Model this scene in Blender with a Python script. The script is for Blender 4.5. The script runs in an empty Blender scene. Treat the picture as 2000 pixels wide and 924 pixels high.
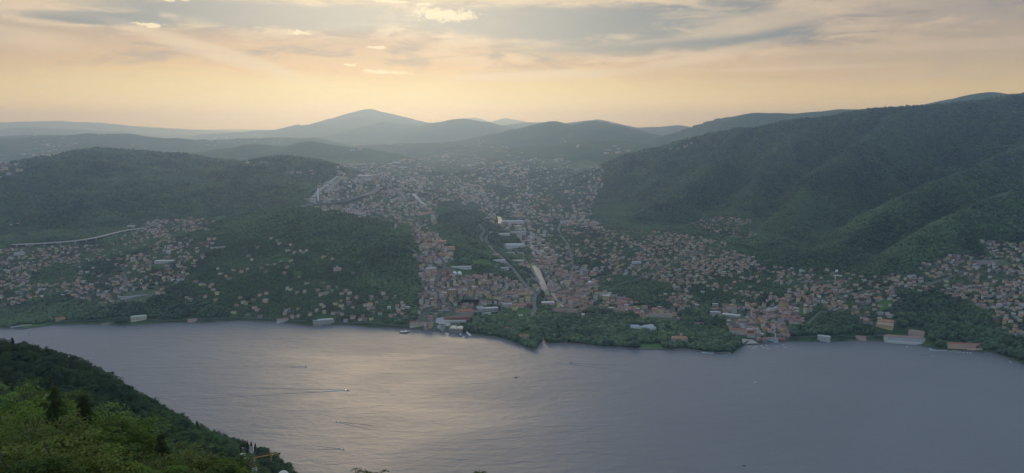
import bpy, bmesh, math, random
import numpy as np
from mathutils import Vector, Matrix
R = math.radians
S = bpy.context.scene
C = S.collection

# ------------------------------------------------------------------ camera, world, sun, exposure
CAMZ, PITCH, F = 700.0, R(8.22), 1550.0
cd = bpy.data.cameras.new('camera'); cam = bpy.data.objects.new('camera', cd); C.objects.link(cam)
cam.location = (0, 0, CAMZ); cam.rotation_euler = (math.pi/2 - PITCH, 0, 0)
cd.sensor_width = 36; cd.lens = 36*F/2000; cd.clip_start = 0.5; cd.clip_end = 200000
S.camera = cam
SUN_EL, SUN_AZ = R(18), R(-8.5)          # azimuth from +Y, negative to the left
sun_dir = Vector((math.sin(SUN_AZ)*math.cos(SUN_EL), math.cos(SUN_AZ)*math.cos(SUN_EL), math.sin(SUN_EL)))
ld = bpy.data.lights.new('sun', 'SUN'); ld.energy = 0.5; ld.angle = R(16); ld.color = (1.0, 0.76, 0.45)
sun = bpy.data.objects.new('sun', ld); C.objects.link(sun)
sun.rotation_euler = (-sun_dir).to_track_quat('-Z', 'Y').to_euler()
S.view_settings.view_transform = 'Standard'; S.view_settings.look = 'None'
S.view_settings.gamma = 1; S.view_settings.use_curve_mapping = False
S.view_settings.exposure = 0.33
cy = S.cycles
cy.use_denoising = True; cy.max_bounces = 5; cy.diffuse_bounces = 2; cy.glossy_bounces = 2; cy.transmission_bounces = 2
cy.volume_bounces = 2; cy.transparent_max_bounces = 4; cy.caustics_reflective = False; cy.caustics_refractive = False
cy.sample_clamp_indirect = 4.0
HAZE_DENSITY, HAZE_COL, HAZE_G = 6.0e-5, (0.43, 0.61, 1.0, 1), 0.83

class NT:
    """short hand for building node trees"""
    def __init__(s, nt): s.nt = nt; nt.nodes.clear()
    def n(s, t, **kw):
        nd = s.nt.nodes.new(t)
        for k, v in kw.items():
            if k == 'inp':
                for i, x in v.items():
                    if hasattr(x, 'is_output') : s.nt.links.new(x, nd.inputs[i])
                    else: nd.inputs[i].default_value = x
            else: setattr(nd, k, v)
        return nd
    def m(s, op, a, b=0.0, c=0.0, clamp=False):
        nd = s.nt.nodes.new('ShaderNodeMath'); nd.operation = op; nd.use_clamp = clamp
        for i, x in enumerate((a, b, c)):
            if hasattr(x, 'is_output'): s.nt.links.new(x, nd.inputs[i])
            else: nd.inputs[i].default_value = x
        return nd.outputs[0]
    def mix(s, f, a, b, mode='MIX'):
        nd = s.nt.nodes.new('ShaderNodeMix'); nd.data_type = 'RGBA'; nd.blend_type = mode
        for i, x in ((0, f), (6, a), (7, b)):
            if hasattr(x, 'is_output'): s.nt.links.new(x, nd.inputs[i])
            else: nd.inputs[i].default_value = x if i == 0 else (tuple(x)+(1,))[:4]
        return nd.outputs[2]
    def smooth(s, x, lo, hi):
        nd = s.nt.nodes.new('ShaderNodeMapRange'); nd.interpolation_type = 'SMOOTHSTEP'
        s.nt.links.new(x, nd.inputs[0]); nd.inputs[1].default_value = lo; nd.inputs[2].default_value = hi
        return nd.outputs[0]
    def noise(s, vec, scale, detail=4, rough=.55, dist=0.0, w=None):
        nd = s.nt.nodes.new('ShaderNodeTexNoise'); nd.inputs['Scale'].default_value = scale
        nd.inputs['Detail'].default_value = detail; nd.inputs['Roughness'].default_value = rough
        nd.inputs['Distortion'].default_value = dist
        if vec is not None: s.nt.links.new(vec, nd.inputs['Vector'])
        return nd.outputs[0]
    def out(s, t, sock, name='Surface'):
        o = s.nt.nodes.new(t); s.nt.links.new(sock, o.inputs[name]); return o

def build_world():
    w = bpy.data.worlds.new('World'); S.world = w; w.use_nodes = True
    g = NT(w.node_tree)
    sky = g.n('ShaderNodeTexSky', sky_type='NISHITA', sun_disc=False, sun_elevation=SUN_EL, sun_rotation=SUN_AZ,
              altitude=900, air_density=1.0, dust_density=3.0, ozone_density=1.0)
    tc = g.n('ShaderNodeTexCoord'); d = tc.outputs['Generated']
    X, Y, Z = g.n('ShaderNodeSeparateXYZ', inp={0: d}).outputs
    az = g.m('ARCTAN2', X, Y)                      # radians, 0 = ahead, + right
    el = g.m('ARCTAN2', Z, g.m('SQRT', g.m('ADD', g.m('MULTIPLY', X, X), g.m('MULTIPLY', Y, Y))))
    inv = g.m('DIVIDE', 1.0, g.m('ADD', g.m('MAXIMUM', Z, 0.0), 0.11))
    cv = g.n('ShaderNodeCombineXYZ', inp={0: g.m('MULTIPLY', X, inv), 1: g.m('MULTIPLY', Y, inv), 2: 0.0}).outputs[0]
    def shift(v, o, sc=(1, 1, 1), rot=0):
        return g.n('ShaderNodeMapping', inp={0: v, 1: o, 2: (0, 0, R(rot)), 3: sc}).outputs[0]
    n2 = g.noise(shift(cv, (7.1, 4.2, 2), (.7, 1.6, 1)), 2.4, 8, .6, .4)
    dv = g.n('ShaderNodeCombineXYZ', inp={0: az, 1: el, 2: 0.0}).outputs[0]
    nd1 = g.noise(shift(dv, (5, 2, 0), (1, 4.2, 1), 3), 5, 8, .62, .6)
    nd2 = g.noise(shift(dv, (1, 9, 0), (1, 4.5, 1), 4), 15, 8, .65, .5)
    nd3 = g.noise(shift(dv, (3, 4, 0), (1, 1.7, 1)), 110, 5, .75, .2)
    def dist(ac, w_, ec, h_, rag=.5, rot=0.0, fine=0.0):
        """ragged elliptical distance from a point of the sky, azimuth/elevation in degrees"""
        a = g.m('SUBTRACT', az, R(ac)); e = g.m('SUBTRACT', el, R(ec))
        if rot: e = g.m('SUBTRACT', e, g.m('MULTIPLY', a, rot))
        a = g.m('DIVIDE', a, R(w_)); e = g.m('DIVIDE', e, R(h_))
        q = g.m('SQRT', g.m('ADD', g.m('MULTIPLY', a, a), g.m('MULTIPLY', e, e)))
        q = g.m('ADD', q, g.m('MULTIPLY', g.m('SUBTRACT', nd1, .5), rag*3.2))
        q = g.m('ADD', q, g.m('MULTIPLY', g.m('SUBTRACT', nd2, .5), rag*1.8))
        if fine: q = g.m('ADD', q, g.m('MULTIPLY', g.m('SUBTRACT', nd3, .5), fine))
        return q
    def blob(q, hard=.45): return g.m('SUBTRACT', 1.0, g.smooth(q, 1-hard, 1+hard))
    def gauss(x): return g.m('POWER', 2.718, g.m('MULTIPLY', g.m('MULTIPLY', x, x), -1.0))
    def ramp(x, lo, hi, stops):
        mr = g.n('ShaderNodeMapRange', inp={0: x, 1: R(lo), 2: R(hi)})
        cr = g.n('ShaderNodeValToRGB', inp={0: mr.outputs[0]}); e_ = cr.color_ramp.elements
        e_[0].position = 0; e_[0].color = tuple(c/12 for c in stops[0][1])+(1,); e_[1].position = 1; e_[1].color = tuple(c/12 for c in stops[-1][1])+(1,)
        for p_, c_ in stops[1:-1]:
            q_ = e_.new((p_-lo)/(hi-lo)); q_.color = tuple(c/12 for c in c_)+(1,)
        return g.n('ShaderNodeVectorMath', operation='SCALE', inp={0: cr.outputs[0], 'Scale': 12.0}).outputs[0]
    cs = g.n('ShaderNodeVectorMath', operation='DOT_PRODUCT', inp={0: d, 1: tuple(sun_dir)}).outputs['Value']
    near = gauss(g.m('DIVIDE', g.m('SUBTRACT', az, R(-9)), R(27)))
    # high thin cloud sheet, lit from behind: colour by elevation, warmest towards the sun
    elw = g.m('ADD', el, g.m('MULTIPLY', g.m('SUBTRACT', nd1, .5), R(3.0)))
    warm = ramp(elw, 0, 12, [(0, (12.0, 9.6, 4.0)), (1.2, (12.0, 10.0, 4.5)), (2.6, (11.6, 9.0, 4.1)), (3.6, (10.6, 7.2, 3.4)), (5.2, (8.8, 6.2, 3.6)), (6.6, (6.2, 5.1, 3.8)), (8.2, (8.6, 7.0, 4.9)), (12, (7.0, 6.0, 4.8))])
    cool = ramp(elw, 0, 12, [(0, (8.8, 7.0, 3.2)), (1.5, (8.2, 6.6, 3.1)), (3.0, (6.8, 5.4, 3.0)), (4.2, (5.4, 4.5, 3.2)), (5.5, (5.0, 4.2, 3.2)), (7.0, (4.5, 3.9, 3.3)), (12, (4.0, 3.6, 3.5))])
    col = g.mix(near, cool, warm)
    # light and dark streaks in the sheet
    t = g.m('ADD', g.m('MULTIPLY', nd1, .55), g.m('MULTIPLY', nd2, .45))
    up = g.smooth(el, R(2.2), R(5))
    col = g.mix(g.m('MULTIPLY', g.smooth(t, .52, .63), g.m('MULTIPLY', up, .7)), col, g.mix(near, (6.9, 5.4, 3.9), (10.2, 8.0, 5.0)))
    col = g.mix(g.m('MULTIPLY', g.smooth(g.m('SUBTRACT', 1.0, t), .50, .62), g.m('MULTIPLY', up, .8)), col, g.mix(near, (3.5, 3.25, 3.1), (5.4, 4.5, 3.6)))
    # openings with the blue grey sky behind (the clear sky itself)
    blue = g.mix(.9, sky.outputs[0], g.mix(near, (1.3, 1.9, 2.4), (2.5, 2.8, 2.7)))
    rim_c = g.mix(near, (7.6, 5.9, 4.2), (11.2, 9.0, 6.0))
    holes = [(9.5, 10.5, 6.2, 1.7, .34, .02), (-17, 12.5, 7.1, .95, .4, 0), (2, 9, 6.9, 1.1, .35, 0), (-27, 4.5, 6.4, .45, .4, 0)]
    for h_ in holes:
        q = dist(*h_)
        rim = g.m('MULTIPLY', g.m('SUBTRACT', g.smooth(q, .8, 1.15), g.smooth(q, 1.25, 1.9)), g.smooth(nd2, .4, .62))
        col = g.mix(g.m('MULTIPLY', rim, .5), col, rim_c)
        col = g.mix(g.m('MULTIPLY', blob(q, .3), .9), col, blue)
    # separate cloud banks in front: (az, half width, el, half height, ragged, slope, fine, brightness)
    for (b, k) in (((-1, 17, 8.9, .55, .35, -.01, .5), 1.0), ((-33, 6.5, 7.4, 1.0, .3, 0, .4), .75), ((-33, 5, 5.2, .6, .3, -.08, .4), .8), ((-20, 5.5, 4.5, .5, .28, -.28, .4), .7),
                   ((2.5, 6.5, 3.25, .33, .35, .03, .9), .95), ((13, 4.5, 4.4, .35, .35, .18, .8), .8), ((18, 6, 6.8, .6, .3, .16, .5), .75), ((20, 7.0, 3.55, .16, .3, .01, .8), .9), ((29, 8, 4.7, .35, .4, .0, .6), .6), ((28, 9, 2.9, .22, .4, .02, .8), .6)):
        q = dist(*b); m_ = blob(q, .5)
        col = g.mix(g.m('MULTIPLY', m_, .8*k), col, g.mix(near, (6.7, 5.2, 3.8), (11.0, 8.9, 5.9)))
    # small torn puffs catching the sun
    for (a_, e_, w_, h_) in ((-4.7, 7.35, 1.9, .36), (-22.6, 7.9, .8, .22), (-20.8, 8.35, .4, .14), (-23.9, 6.15, .75, .13), (-14.6, 6.0, .6, .13), (-9.4, 5.1, .5, .1), (-8.4, 8.2, .9, .08), (-6.1, 8.05, .5, .08), (-9, 3.45, 1.3, .13), (-11.2, 3.9, .5, .1)):
        q = dist(a_, w_, e_, h_, .10, -.03, 4.5)
        col = g.mix(g.m('MULTIPLY', blob(q, .4), .85), col, (12.5, 10.6, 6.8))
    col = g.n('ShaderNodeVectorMath', operation='SCALE', inp={0: col, 'Scale': .67}).outputs[0]
    # dull blue overcast overhead and behind, patched
    back = g.m('MAXIMUM', g.smooth(el, R(9.5), R(19)), g.smooth(g.m('ABSOLUTE', az), R(50), R(85)))
    col = g.mix(g.m('MULTIPLY', back, .93), col, g.mix(g.smooth(n2, .4, .62), (2.75, 3.95, 5.9), (4.1, 5.1, 6.7)))
    halo = g.m('POWER', g.m('MAXIMUM', cs, 0.0), 70.0)
    col = g.mix(g.m('MULTIPLY', halo, .2), col, (9, 7.6, 5.4))
    bg = g.n('ShaderNodeBackground', inp={0: g.n('ShaderNodeVectorMath', operation='SCALE', inp={0: col, 'Scale': 1.0}).outputs[0], 1: 0.10})
    g.out('ShaderNodeOutputWorld', bg.outputs[0])
build_world()

# ------------------------------------------------------------------ names, labels, groups
def tag(o, label=None, cat=None, group=None, kind=None):
    if label: o['label'] = label
    if cat: o['category'] = cat
    if group: o['group'] = group
    if kind: o['kind'] = kind
    return o
def empty(name, loc=(0, 0, 0), rz=0.0, label=None, cat=None, group=None):
    o = bpy.data.objects.new(name, None); o.location = loc; o.rotation_euler = (0, 0, rz); o.empty_display_size = 1
    C.objects.link(o); return tag(o, label, cat, group)
def link(name, me, parent=None, mat=None):
    o = bpy.data.objects.new(name, me); C.objects.link(o)
    if parent is not None: o.parent = parent
    if mat is not None: me.materials.append(mat)
    return o
def copy_tree(o, parent=None):
    c = o.copy(); C.objects.link(c)
    if parent is not None: c.parent = parent
    for ch in list(o.children): copy_tree(ch, c)
    return c

# ------------------------------------------------------------------ noise in numpy
def _h(ix, iy, seed):
    h = (ix.astype(np.int64)*374761393 + iy.astype(np.int64)*668265263 + seed*1274126177) & 0xffffffff
    h = ((h ^ (h >> 13))*1274126177) & 0xffffffff
    return ((h ^ (h >> 16)) & 0xffff).astype(np.float32)/65535.0
def vnoise(x, y, seed=0):
    ix = np.floor(x); iy = np.floor(y); fx = (x-ix).astype(np.float32); fy = (y-iy).astype(np.float32)
    fx = fx*fx*(3-2*fx); fy = fy*fy*(3-2*fy)
    a = _h(ix, iy, seed); b = _h(ix+1, iy, seed); c = _h(ix, iy+1, seed); d = _h(ix+1, iy+1, seed)
    return (a*(1-fx)+b*fx)*(1-fy) + (c*(1-fx)+d*fx)*fy
def fbm(x, y, s, octv=4, seed=0, rough=.5):
    t = 0; a = 1.0; n = 0.0
    for i in range(octv):
        t = t + a*(vnoise(x/s+13.7*i, y/s-7.3*i, seed+i)*2-1); n += a; a *= rough; s *= .5
    return t/n
def ridged(x, y, s, octv=3, seed=0):
    t = 0; a = 1.0; n = 0.0
    for i in range(octv):
        t = t + a*(1-2*np.abs(vnoise(x/s+3.7*i, y/s-5.3*i, seed+i)*2-1)); n += a; a *= .5; s *= .5
    return t/n

# ------------------------------------------------------------------ from picture to place
def tdep(py): return math.tan(PITCH + math.atan((py-462.0)/F))      # drop per metre of depth
def cosx(py):                                                        # slant depth / ground depth
    a = math.atan((py-462.0)/F); return math.cos(a)/math.cos(PITCH+a)
def wx(px, py, Y):
    a = math.atan((py-462.0)/F)
    # camera depth of a point at ground depth Y on this scan line
    zc = Y*math.cos(a)/math.cos(PITCH+a)
    return (px-1000.0)/F*zc
def at(px, py, Y): return (wx(px, py, Y), Y, CAMZ - Y*tdep(py))
def project(x, y, z):
    cz = y*math.cos(PITCH) - (z-CAMZ)*math.sin(PITCH); cyy = y*math.sin(PITCH) + (z-CAMZ)*math.cos(PITCH)
    return 1000+F*x/cz, 462-F*cyy/cz
def on_water(px, py):
    Y = CAMZ/tdep(py); return wx(px, py, Y), Y

SHORE = [(-500,690),(-300,665),(-100,650),(0,642),(45,643),(95,636),(180,634),(240,637),(330,631),(400,631),(470,627),(540,630),
 (600,637),(640,636),(680,635),(720,640),(800,643),(850,648),(885,650),(930,655),(965,660),(990,665),(1020,677),(1041,686),
 (1050,681),(1056,668),(1060,647),(1066,668),(1075,672),(1120,672),(1170,678),(1240,682),(1300,684),(1340,683),
 (1370,687),(1402,691),(1428,690),(1452,675),(1480,673),(1520,668),(1590,668),(1640,668),(1680,665),(1740,668),(1790,673),
 (1830,684),(1900,687),(1940,690),(1980,705),(2010,716),(2100,750),(2300,820),(2600,900)]
sx = np.array([on_water(*p) for p in SHORE])
s_az = np.arctan2(sx[:, 0], sx[:, 1]); s_r = np.hypot(sx[:, 0], sx[:, 1])

# ridges: name, front slope, back slope, rounding radius, vertices (px, py, ground depth)
RIDGES = [
 # near spur on the left, falling to the lake
 ('near', .60, .85, 25, [(-400,570,800),(-150,666,930),(0,684,1000),(60,692,1020),(110,706,1050),(160,732,1100),(220,770,1150),(330,828,1250),(440,868,1370),(500,886,1450),(530,904,1480),(548,922,1500),(565,942,1515)]),
 # low rise under the left suburb, and the apron under the right hand villages
 ('left_rise', .085, .05, 150, [(-400,470,3900),(-100,468,4000),(150,462,4150),(350,450,4350),(480,438,4500)]),
 ('apron', .13, .1, 150, [(1130,470,4300),(1200,452,4400),(1300,450,4200),(1450,445,4050),(1550,505,3650),(1700,520,3400),(1850,500,3350),(2000,480,3300),(2200,470,3200)]),
 # left wooded hill, front and rear crests, and the small cone
 ('hill', .36, .3, 200, [(-400,420,4800),(-150,380,5200),(0,354,5300),(60,327,5400),(130,315,5500),(200,319,5600),(260,336,5500),(330,350,5300),(400,365,5200),(480,380,5100),(560,395,5000)]),
 ('hill', .3, .3, 250, [(60,320,6400),(120,302,6500),(180,294,6600),(260,297,6600),(345,302,6600),(400,328,6400),(450,352,6200),(480,348,6100),(515,328,6000),(548,307,5950),(585,322,5850),(620,345,5700),(645,372,5500)]),
 # the hill over the west shore
 ('hill', .30, .34, 170, [(330,482,3800),(400,452,3850),(470,434,3800),(540,416,3750),(580,409,3700),(625,409,3680),(680,425,3600),(735,448,3500),(780,478,3350),(815,520,3150),(830,570,2950)]),
 # wooded hill between the two valleys
 ('hill', .26, .2, 120, [(700,440,4700),(790,424,4900),(860,412,4950),(905,414,4850),(935,432,4600),(950,468,4300),(915,500,4000),(880,528,3700)]),
 # right hand mountain: rear ridge, main skyline ridge and its spurs
 ('mount', .5, .3, 120, [(1170,325,13000),(1225,308,12800),(1262,283,12500),(1300,264,12200),(1360,251,11800),(1410,230,11400),(1480,220,11000),(1560,221,10700),(1640,213,10400),(1720,214,10200),(1840,202,10000)]),
 ('mount', .56, .4, 90, [(1120,362,7400),(1190,338,7200),(1262,294,7000),(1330,277,6900),(1400,262,6700),(1445,253,6500),(1475,252,6400),(1540,237,6200),(1600,229,6100),(1700,214,5900),(1800,208,5800),(1880,199,5700),(1990,186,5500),(2120,165,5300),(2300,140,5000)]),
 ('mount', .66, .62, 30, [(1445,253,6450),(1400,300,5900),(1345,365,5350),(1300,400,5000),(1240,425,4750)]),
 ('mount', .66, .62, 30, [(1560,236,6200),(1500,320,5500),(1470,375,5000),(1465,425,4450)]),
 ('mount', .66, .62, 30, [(1776,212,5800),(1669,289,5000),(1586,348,4600),(1545,425,4050),(1514,478,3750)]),
 ('mount', .66, .62, 30, [(2250,200,5000),(2050,270,4700),(1836,348,4100),(1717,408,3700),(1650,465,3450),(1633,497,3300)]),
 ('mount', .66, .62, 30, [(2250,300,4100),(2050,345,3750),(1895,396,3500),(1806,450,3250),(1764,492,3120)]),
 ('mount', .45, .5, 60, [(2300,380,3300),(2100,470,2850),(2010,560,2620),(1975,630,2450)]),
 # distant right skyline bits
 ('far', .3, .3, 200, [(1780,215,9500),(1830,201,9500),(1870,194,9500),(1905,189,9500),(1935,182,9500),(1965,188,9500),(1990,184,9500),(2100,170,9500)]),
 # middle distance lumps on the plain
 ('far', .34, .3, 150, [(400,298,10900),(440,289,10800),(500,280,10700),(560,283,10600),(605,273,10500),(640,281,10400),(700,289,10200),(760,300,10000)]),
 ('far', .12, .15, 300, [(100,270,14500),(180,259,14500),(230,260,14500),(300,268,14500)]),
 ('far', .12, .15, 300, [(-100,268,18000),(0,265,18000),(80,262,18000),(160,268,17000)]),
 ('far', .1, .12, 300, [(440,275,15000),(500,269,15000),(535,268,15000),(570,275,15000)]),
 ('far', .1, .12, 400, [(760,282,14000),(900,278,13500),(1010,278,13000),(1080,281,12500)]),
 ('far', .16, .2, 200, [(1020,290,11000),(1070,281,10800),(1120,277,10600),(1170,274,10400),(1215,274,10200),(1250,284,10000)]),
 ('far', .12, .15, 200, [(930,318,9800),(1000,308,9600),(1080,304,9500),(1130,306,9300),(1180,312,9200)]),
 ('far', .1, .15, 200, [(640,318,9500),(720,312,9600),(800,316,9500)]),
 # far mountains
 ('far', .24, .3, 90, [(880,278,13800),(930,270,13800),(965,262,13800),(1010,256,13700),(1040,246,13600),(1068,239,13600),(1086,236,13600),(1102,241,13500),(1130,241,13400),(1158,234,13300),(1172,241,13200),(1200,257,13000),(1245,268,12800),(1290,280,12500)]),
 ('far', .24, .3, 90, [(1060,242,19000),(1110,238,19000),(1165,232,19000),(1190,238,19000),(1245,248,19000),(1290,246,19000),(1325,243,19000),(1360,250,19000),(1450,255,19000)]),
 ('far', .24, .3, 90, [(640,276,21000),(690,258,21000),(725,244,21000),(752,238,21000),(790,244,21000),(835,247,20500),(860,238,20000),(885,233,20000),(905,231,20000),(920,236,20000),(945,238,20000),(965,250,20000),(1000,262,20000),(1020,272,20000)]),
 ('far', .24, .3, 90, [(400,262,27000),(480,256,27000),(560,252,27000),(600,250,27000),(640,241,26500),(670,232,26000),(700,221,26000),(722,213,26000),(742,221,26000),(765,231,26000),(800,238,26000),(840,239,26000),(880,240,26000)]),
 ('far', .2, .3, 250, [(940,252,24500),(985,244,24500),(1025,239,24500),(1065,238,24500),(1110,242,24500),(1160,252,24500)]),
 ('far', .3, .3, 90, [(880,243,42000),(905,234,42000),(925,228,42000),(942,236,42000),(965,240,41000),(988,230,41000),(1008,234,41000),(1040,243,41000)]),
 ('far', .1, .3, 300, [(-300,240,40000),(0,239,40000),(110,236,40000),(190,240,40000),(300,249,40000),(450,257,40000),(560,262,40000)]),
 ('far', .1, .3, 300, [(-100,250,30000),(0,252,30000),(60,248,30000),(140,253,30000),(240,257,30000)]),
]
def seg_dist(px, py, A, B):
    vx, vy = B[0]-A[0], B[1]-A[1]; L = vx*vx+vy*vy
    t = np.clip(((px-A[0])*vx + (py-A[1])*vy)/L, 0, 1)
    dx = px-(A[0]+t*vx); dy = py-(A[1]+t*vy)
    return np.sqrt(dx*dx+dy*dy), A[2]+t*(B[2]-A[2]), dy
def height(x, y):
    """ground height; x, y are flat float arrays"""
    x = x.astype(np.float32); y = y.astype(np.float32)
    r = np.hypot(x, y); az = np.arctan2(x, y)
    rs = np.interp(az, s_az, s_r).astype(np.float32)
    d = r - rs
    land = d > 0
    dd = np.clip(d, 0, None)
    base = np.interp(dd, [0, 15, 300, 900, 2000, 4500, 9000, 20000, 60000], [1.5, 2.5, 5, 14, 32, 70, 110, 135, 170]).astype(np.float32)
    und = fbm(x, y, 1500, 5, 5)
    base = base + und*np.interp(dd, [0, 800, 3000, 7000, 60000], [0, 3, 16, 30, 45]).astype(np.float32)
    wamp = np.clip(r*.012, 6, 90)
    X = x + fbm(x, y, 420, 3, 21)*wamp*np.where(r < 9000, 1, 0); Yw = y + fbm(x, y, 420, 3, 31)*wamp*np.where(r < 9000, 1, 0)
    z = base
    gul = ridged(x, y, 760, 4, 44); fine = fbm(x, y, 130, 3, 60)
    for nm, sf, sb, rr, pts in RIDGES[1:]:
        P = [at(*p) for p in pts]
        reach = max(p[2] for p in P)/min(sf, sb)+rr
        if nm == 'near': reach = 1200
        reach = min(reach, 6000)
        xs = [p[0] for p in P]; ys = [p[1] for p in P]
        sel = np.nonzero((x > min(xs)-reach) & (x < max(xs)+reach) & (y > min(ys)-reach) & (y < max(ys)+reach))[0]
        if len(sel) == 0: continue
        xx = X[sel]; yy = Yw[sel]
        best = np.full(len(sel), 1e9, np.float32); cz = np.zeros(len(sel), np.float32); sgn = np.zeros(len(sel), np.float32)
        zz = np.full(len(sel), -1e9, np.float32)
        for A, B in zip(P[:-1], P[1:]):
            q, c, dy = seg_dist(xx, yy, A, B)
            # far side of the ridge if the segment lies nearer to the camera
            nx, ny = -(B[1]-A[1]), (B[0]-A[0])
            if ny < 0: nx, ny = -nx, -ny
            side = ((xx-A[0])*nx + (yy-A[1])*ny) > 0
            sl = np.where(side, sb, sf)
            zc = c - sl*(np.sqrt(q*q+rr*rr)-rr)
            zz = np.maximum(zz, zc); best = np.minimum(best, q)
        hh = np.clip((zz-10)/250, 0, 1)
        off = np.clip((np.array([0.0], np.float32)), 0, 1)
        if nm in ('mount', 'hill'):
            zz = zz + (gul[sel]-.55)*(150 if nm == 'mount' else 80)*hh*np.clip(best/420, .04, 1) + fine[sel]*12*hh*np.clip(best/200, .25, 1)
        elif nm == 'far':
            zz = zz + (ridged(x[sel], y[sel], 1500, 4, 70)-.4)*110*hh*np.clip(best/700, .12, 1) + fbm(x[sel], y[sel], 900, 4, 77)*34*hh
        elif nm == 'near':
            zz = zz + fine[sel]*5
        k = 14.0 if nm in ('mount', 'hill', 'near') else 6.0
        zb = z[sel]; m = np.maximum(zb, zz)
        z[sel] = m + k*np.log(np.exp((zb-m)/k)+np.exp((zz-m)/k)) - 0
    # side valleys cut between neighbouring spurs of the right hand mountain
    sp_ = [[at(*q) for q in rd[4]] for rd in RIDGES if rd[0] == 'mount' and rd[1] > .6]
    for A_, B_, dep_, wd in ((sp_[0], sp_[1], 60, 110), (sp_[1], sp_[2], 110, 130), (sp_[2], sp_[3], 120, 140), (sp_[3], sp_[4], 90, 110)):
        n_ = min(len(A_), len(B_)); A_ = A_[::-1][:n_]; B_ = B_[::-1][:n_]
        mid = [((a[0]+b[0])/2, (a[1]+b[1])/2, 0) for a, b in zip(A_, B_)]
        ux, uy = mid[0][0]-mid[1][0], mid[0][1]-mid[1][1]
        mm = np.nonzero((np.abs(x-mid[1][0]) < 2600) & (np.abs(y-mid[1][1]) < 2600))[0]
        qb = np.full(len(mm), 1e9, np.float32)
        for a, b in zip(mid[:-1], mid[1:]):
            q, c, dy = seg_dist(X[mm], Yw[mm], a, b); qb = np.minimum(qb, q)
        z[mm] -= dep_*np.exp(-qb/wd)*np.clip((z[mm]-90)/160, 0, 1)
    # shore band stays low where ridges meet the lake
    z = np.where(land, np.where(dd < 260, np.minimum(z, 1.8+dd*.42), z), z)
    # camera hill
    camh = 697 - .53*r + fbm(x, y, 60, 3, 90)*np.clip(r*.03, 0, 8)
    nearz = np.where(r < 2200, 1, 0)
    zl = np.where(land, z, -8.0)
    P = [at(*p) for p in RIDGES[0][4]]
    nz = np.full(x.shape, -1e9, np.float32)
    s2 = r < 2300
    xx = X[s2]; yy = Yw[s2]; t = np.full(len(xx), -1e9, np.float32); bq = np.full(len(xx), 1e9, np.float32)
    for A, B in zip(P[:-1], P[1:]):
        q, c, dy = seg_dist(xx, yy, A, B)
        nx, ny = -(B[1]-A[1]), (B[0]-A[0])          # left of the spur = beyond it
        side = ((xx-A[0])*nx + (yy-A[1])*ny) > 0
        sl = np.where(side, RIDGES[0][2], RIDGES[0][1])
        v = c - sl*(np.sqrt(q*q+625)-25)
        t = np.where(q < bq, v, t); bq = np.minimum(q, bq)
    nz[s2] = t + fine[s2]*5
    zl = np.where(s2, np.maximum(np.maximum(nz, camh), -8), zl)
    return zl.astype(np.float32)

# ------------------------------------------------------------------ the ground sheet (a fan of cells, finer nearby)
AZ = np.radians(np.linspace(-48, 48, 1081)).astype(np.float64)
RR = np.concatenate([np.geomspace(2, 900, 130, endpoint=False), np.geomspace(900, 1800, 150, endpoint=False), np.geomspace(1800, 2350, 30, endpoint=False),
                     np.geomspace(2350, 9500, 420, endpoint=False), np.geomspace(9500, 60000, 210)])
GA, GR = np.meshgrid(AZ, RR, indexing='ij')
GX = GR*np.sin(GA); GY = GR*np.cos(GA)
GZ = height(GX.ravel(), GY.ravel()).reshape(GX.shape)
NA, NR = GX.shape
VIS = np.maximum.accumulate((GZ-CAMZ)/GR, axis=1)         # running skyline slope along each bearing
def zat(x, y):
    """height of the built sheet (bilinear on the fan)"""
    a = np.arctan2(x, y); r = np.hypot(x, y)
    i = np.clip((a-AZ[0])/(AZ[1]-AZ[0]), 0, NA-1.001); j = np.clip(np.interp(r, RR, np.arange(NR)), 0, NR-1.001)
    i0 = np.floor(i).astype(int); j0 = np.floor(j).astype(int); fi = i-i0; fj = j-j0
    return (GZ[i0, j0]*(1-fi)+GZ[i0+1, j0]*fi)*(1-fj) + (GZ[i0, j0+1]*(1-fi)+GZ[i0+1, j0+1]*fi)*fj
def ray(px, py):
    px = np.asarray(px, float); py = np.asarray(py, float)
    cx = px-1000; cyy = -(py-462)
    wy = F*math.cos(PITCH) + cyy*math.sin(PITCH); wz = -F*math.sin(PITCH) + cyy*math.cos(PITCH)
    return np.arctan2(cx, wy), wz/np.hypot(cx, wy)
def hit(px, py, rmin=200.0):
    """where the line of sight through a picture point first meets the ground"""
    a, s = ray(px, py); a = np.atleast_1d(a); s = np.atleast_1d(s)
    i = np.clip(np.rint((a-AZ[0])/(AZ[1]-AZ[0])).astype(int), 0, NA-1)
    sl = (GZ[i]-CAMZ)/RR[None, :]
    ok = (sl >= s[:, None]) & (RR[None, :] > rmin)
    j = np.argmax(ok, axis=1); none = ~ok.any(axis=1)
    j = np.clip(j, 1, NR-1); n = np.arange(len(j))
    s0 = sl[n, j-1]; s1 = sl[n, j]
    t = np.clip((s-s0)/np.where(np.abs(s1-s0) < 1e-9, 1, s1-s0), 0, 1)
    r = RR[j-1]+t*(RR[j]-RR[j-1])
    x = r*np.sin(a); y = r*np.cos(a)
    r = np.where(none, np.nan, r)
    return x, y, zat(x, y), r
def hit1(px, py, rmin=200.0):
    x, y, z, r = hit([px], [py], rmin); return float(x[0]), float(y[0]), float(z[0])
def to_px(x, y, z):
    cz = y*math.cos(PITCH) - (z-CAMZ)*math.sin(PITCH); cyy = y*math.sin(PITCH) + (z-CAMZ)*math.cos(PITCH)
    return 1000+F*x/cz, 462-F*cyy/cz
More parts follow.
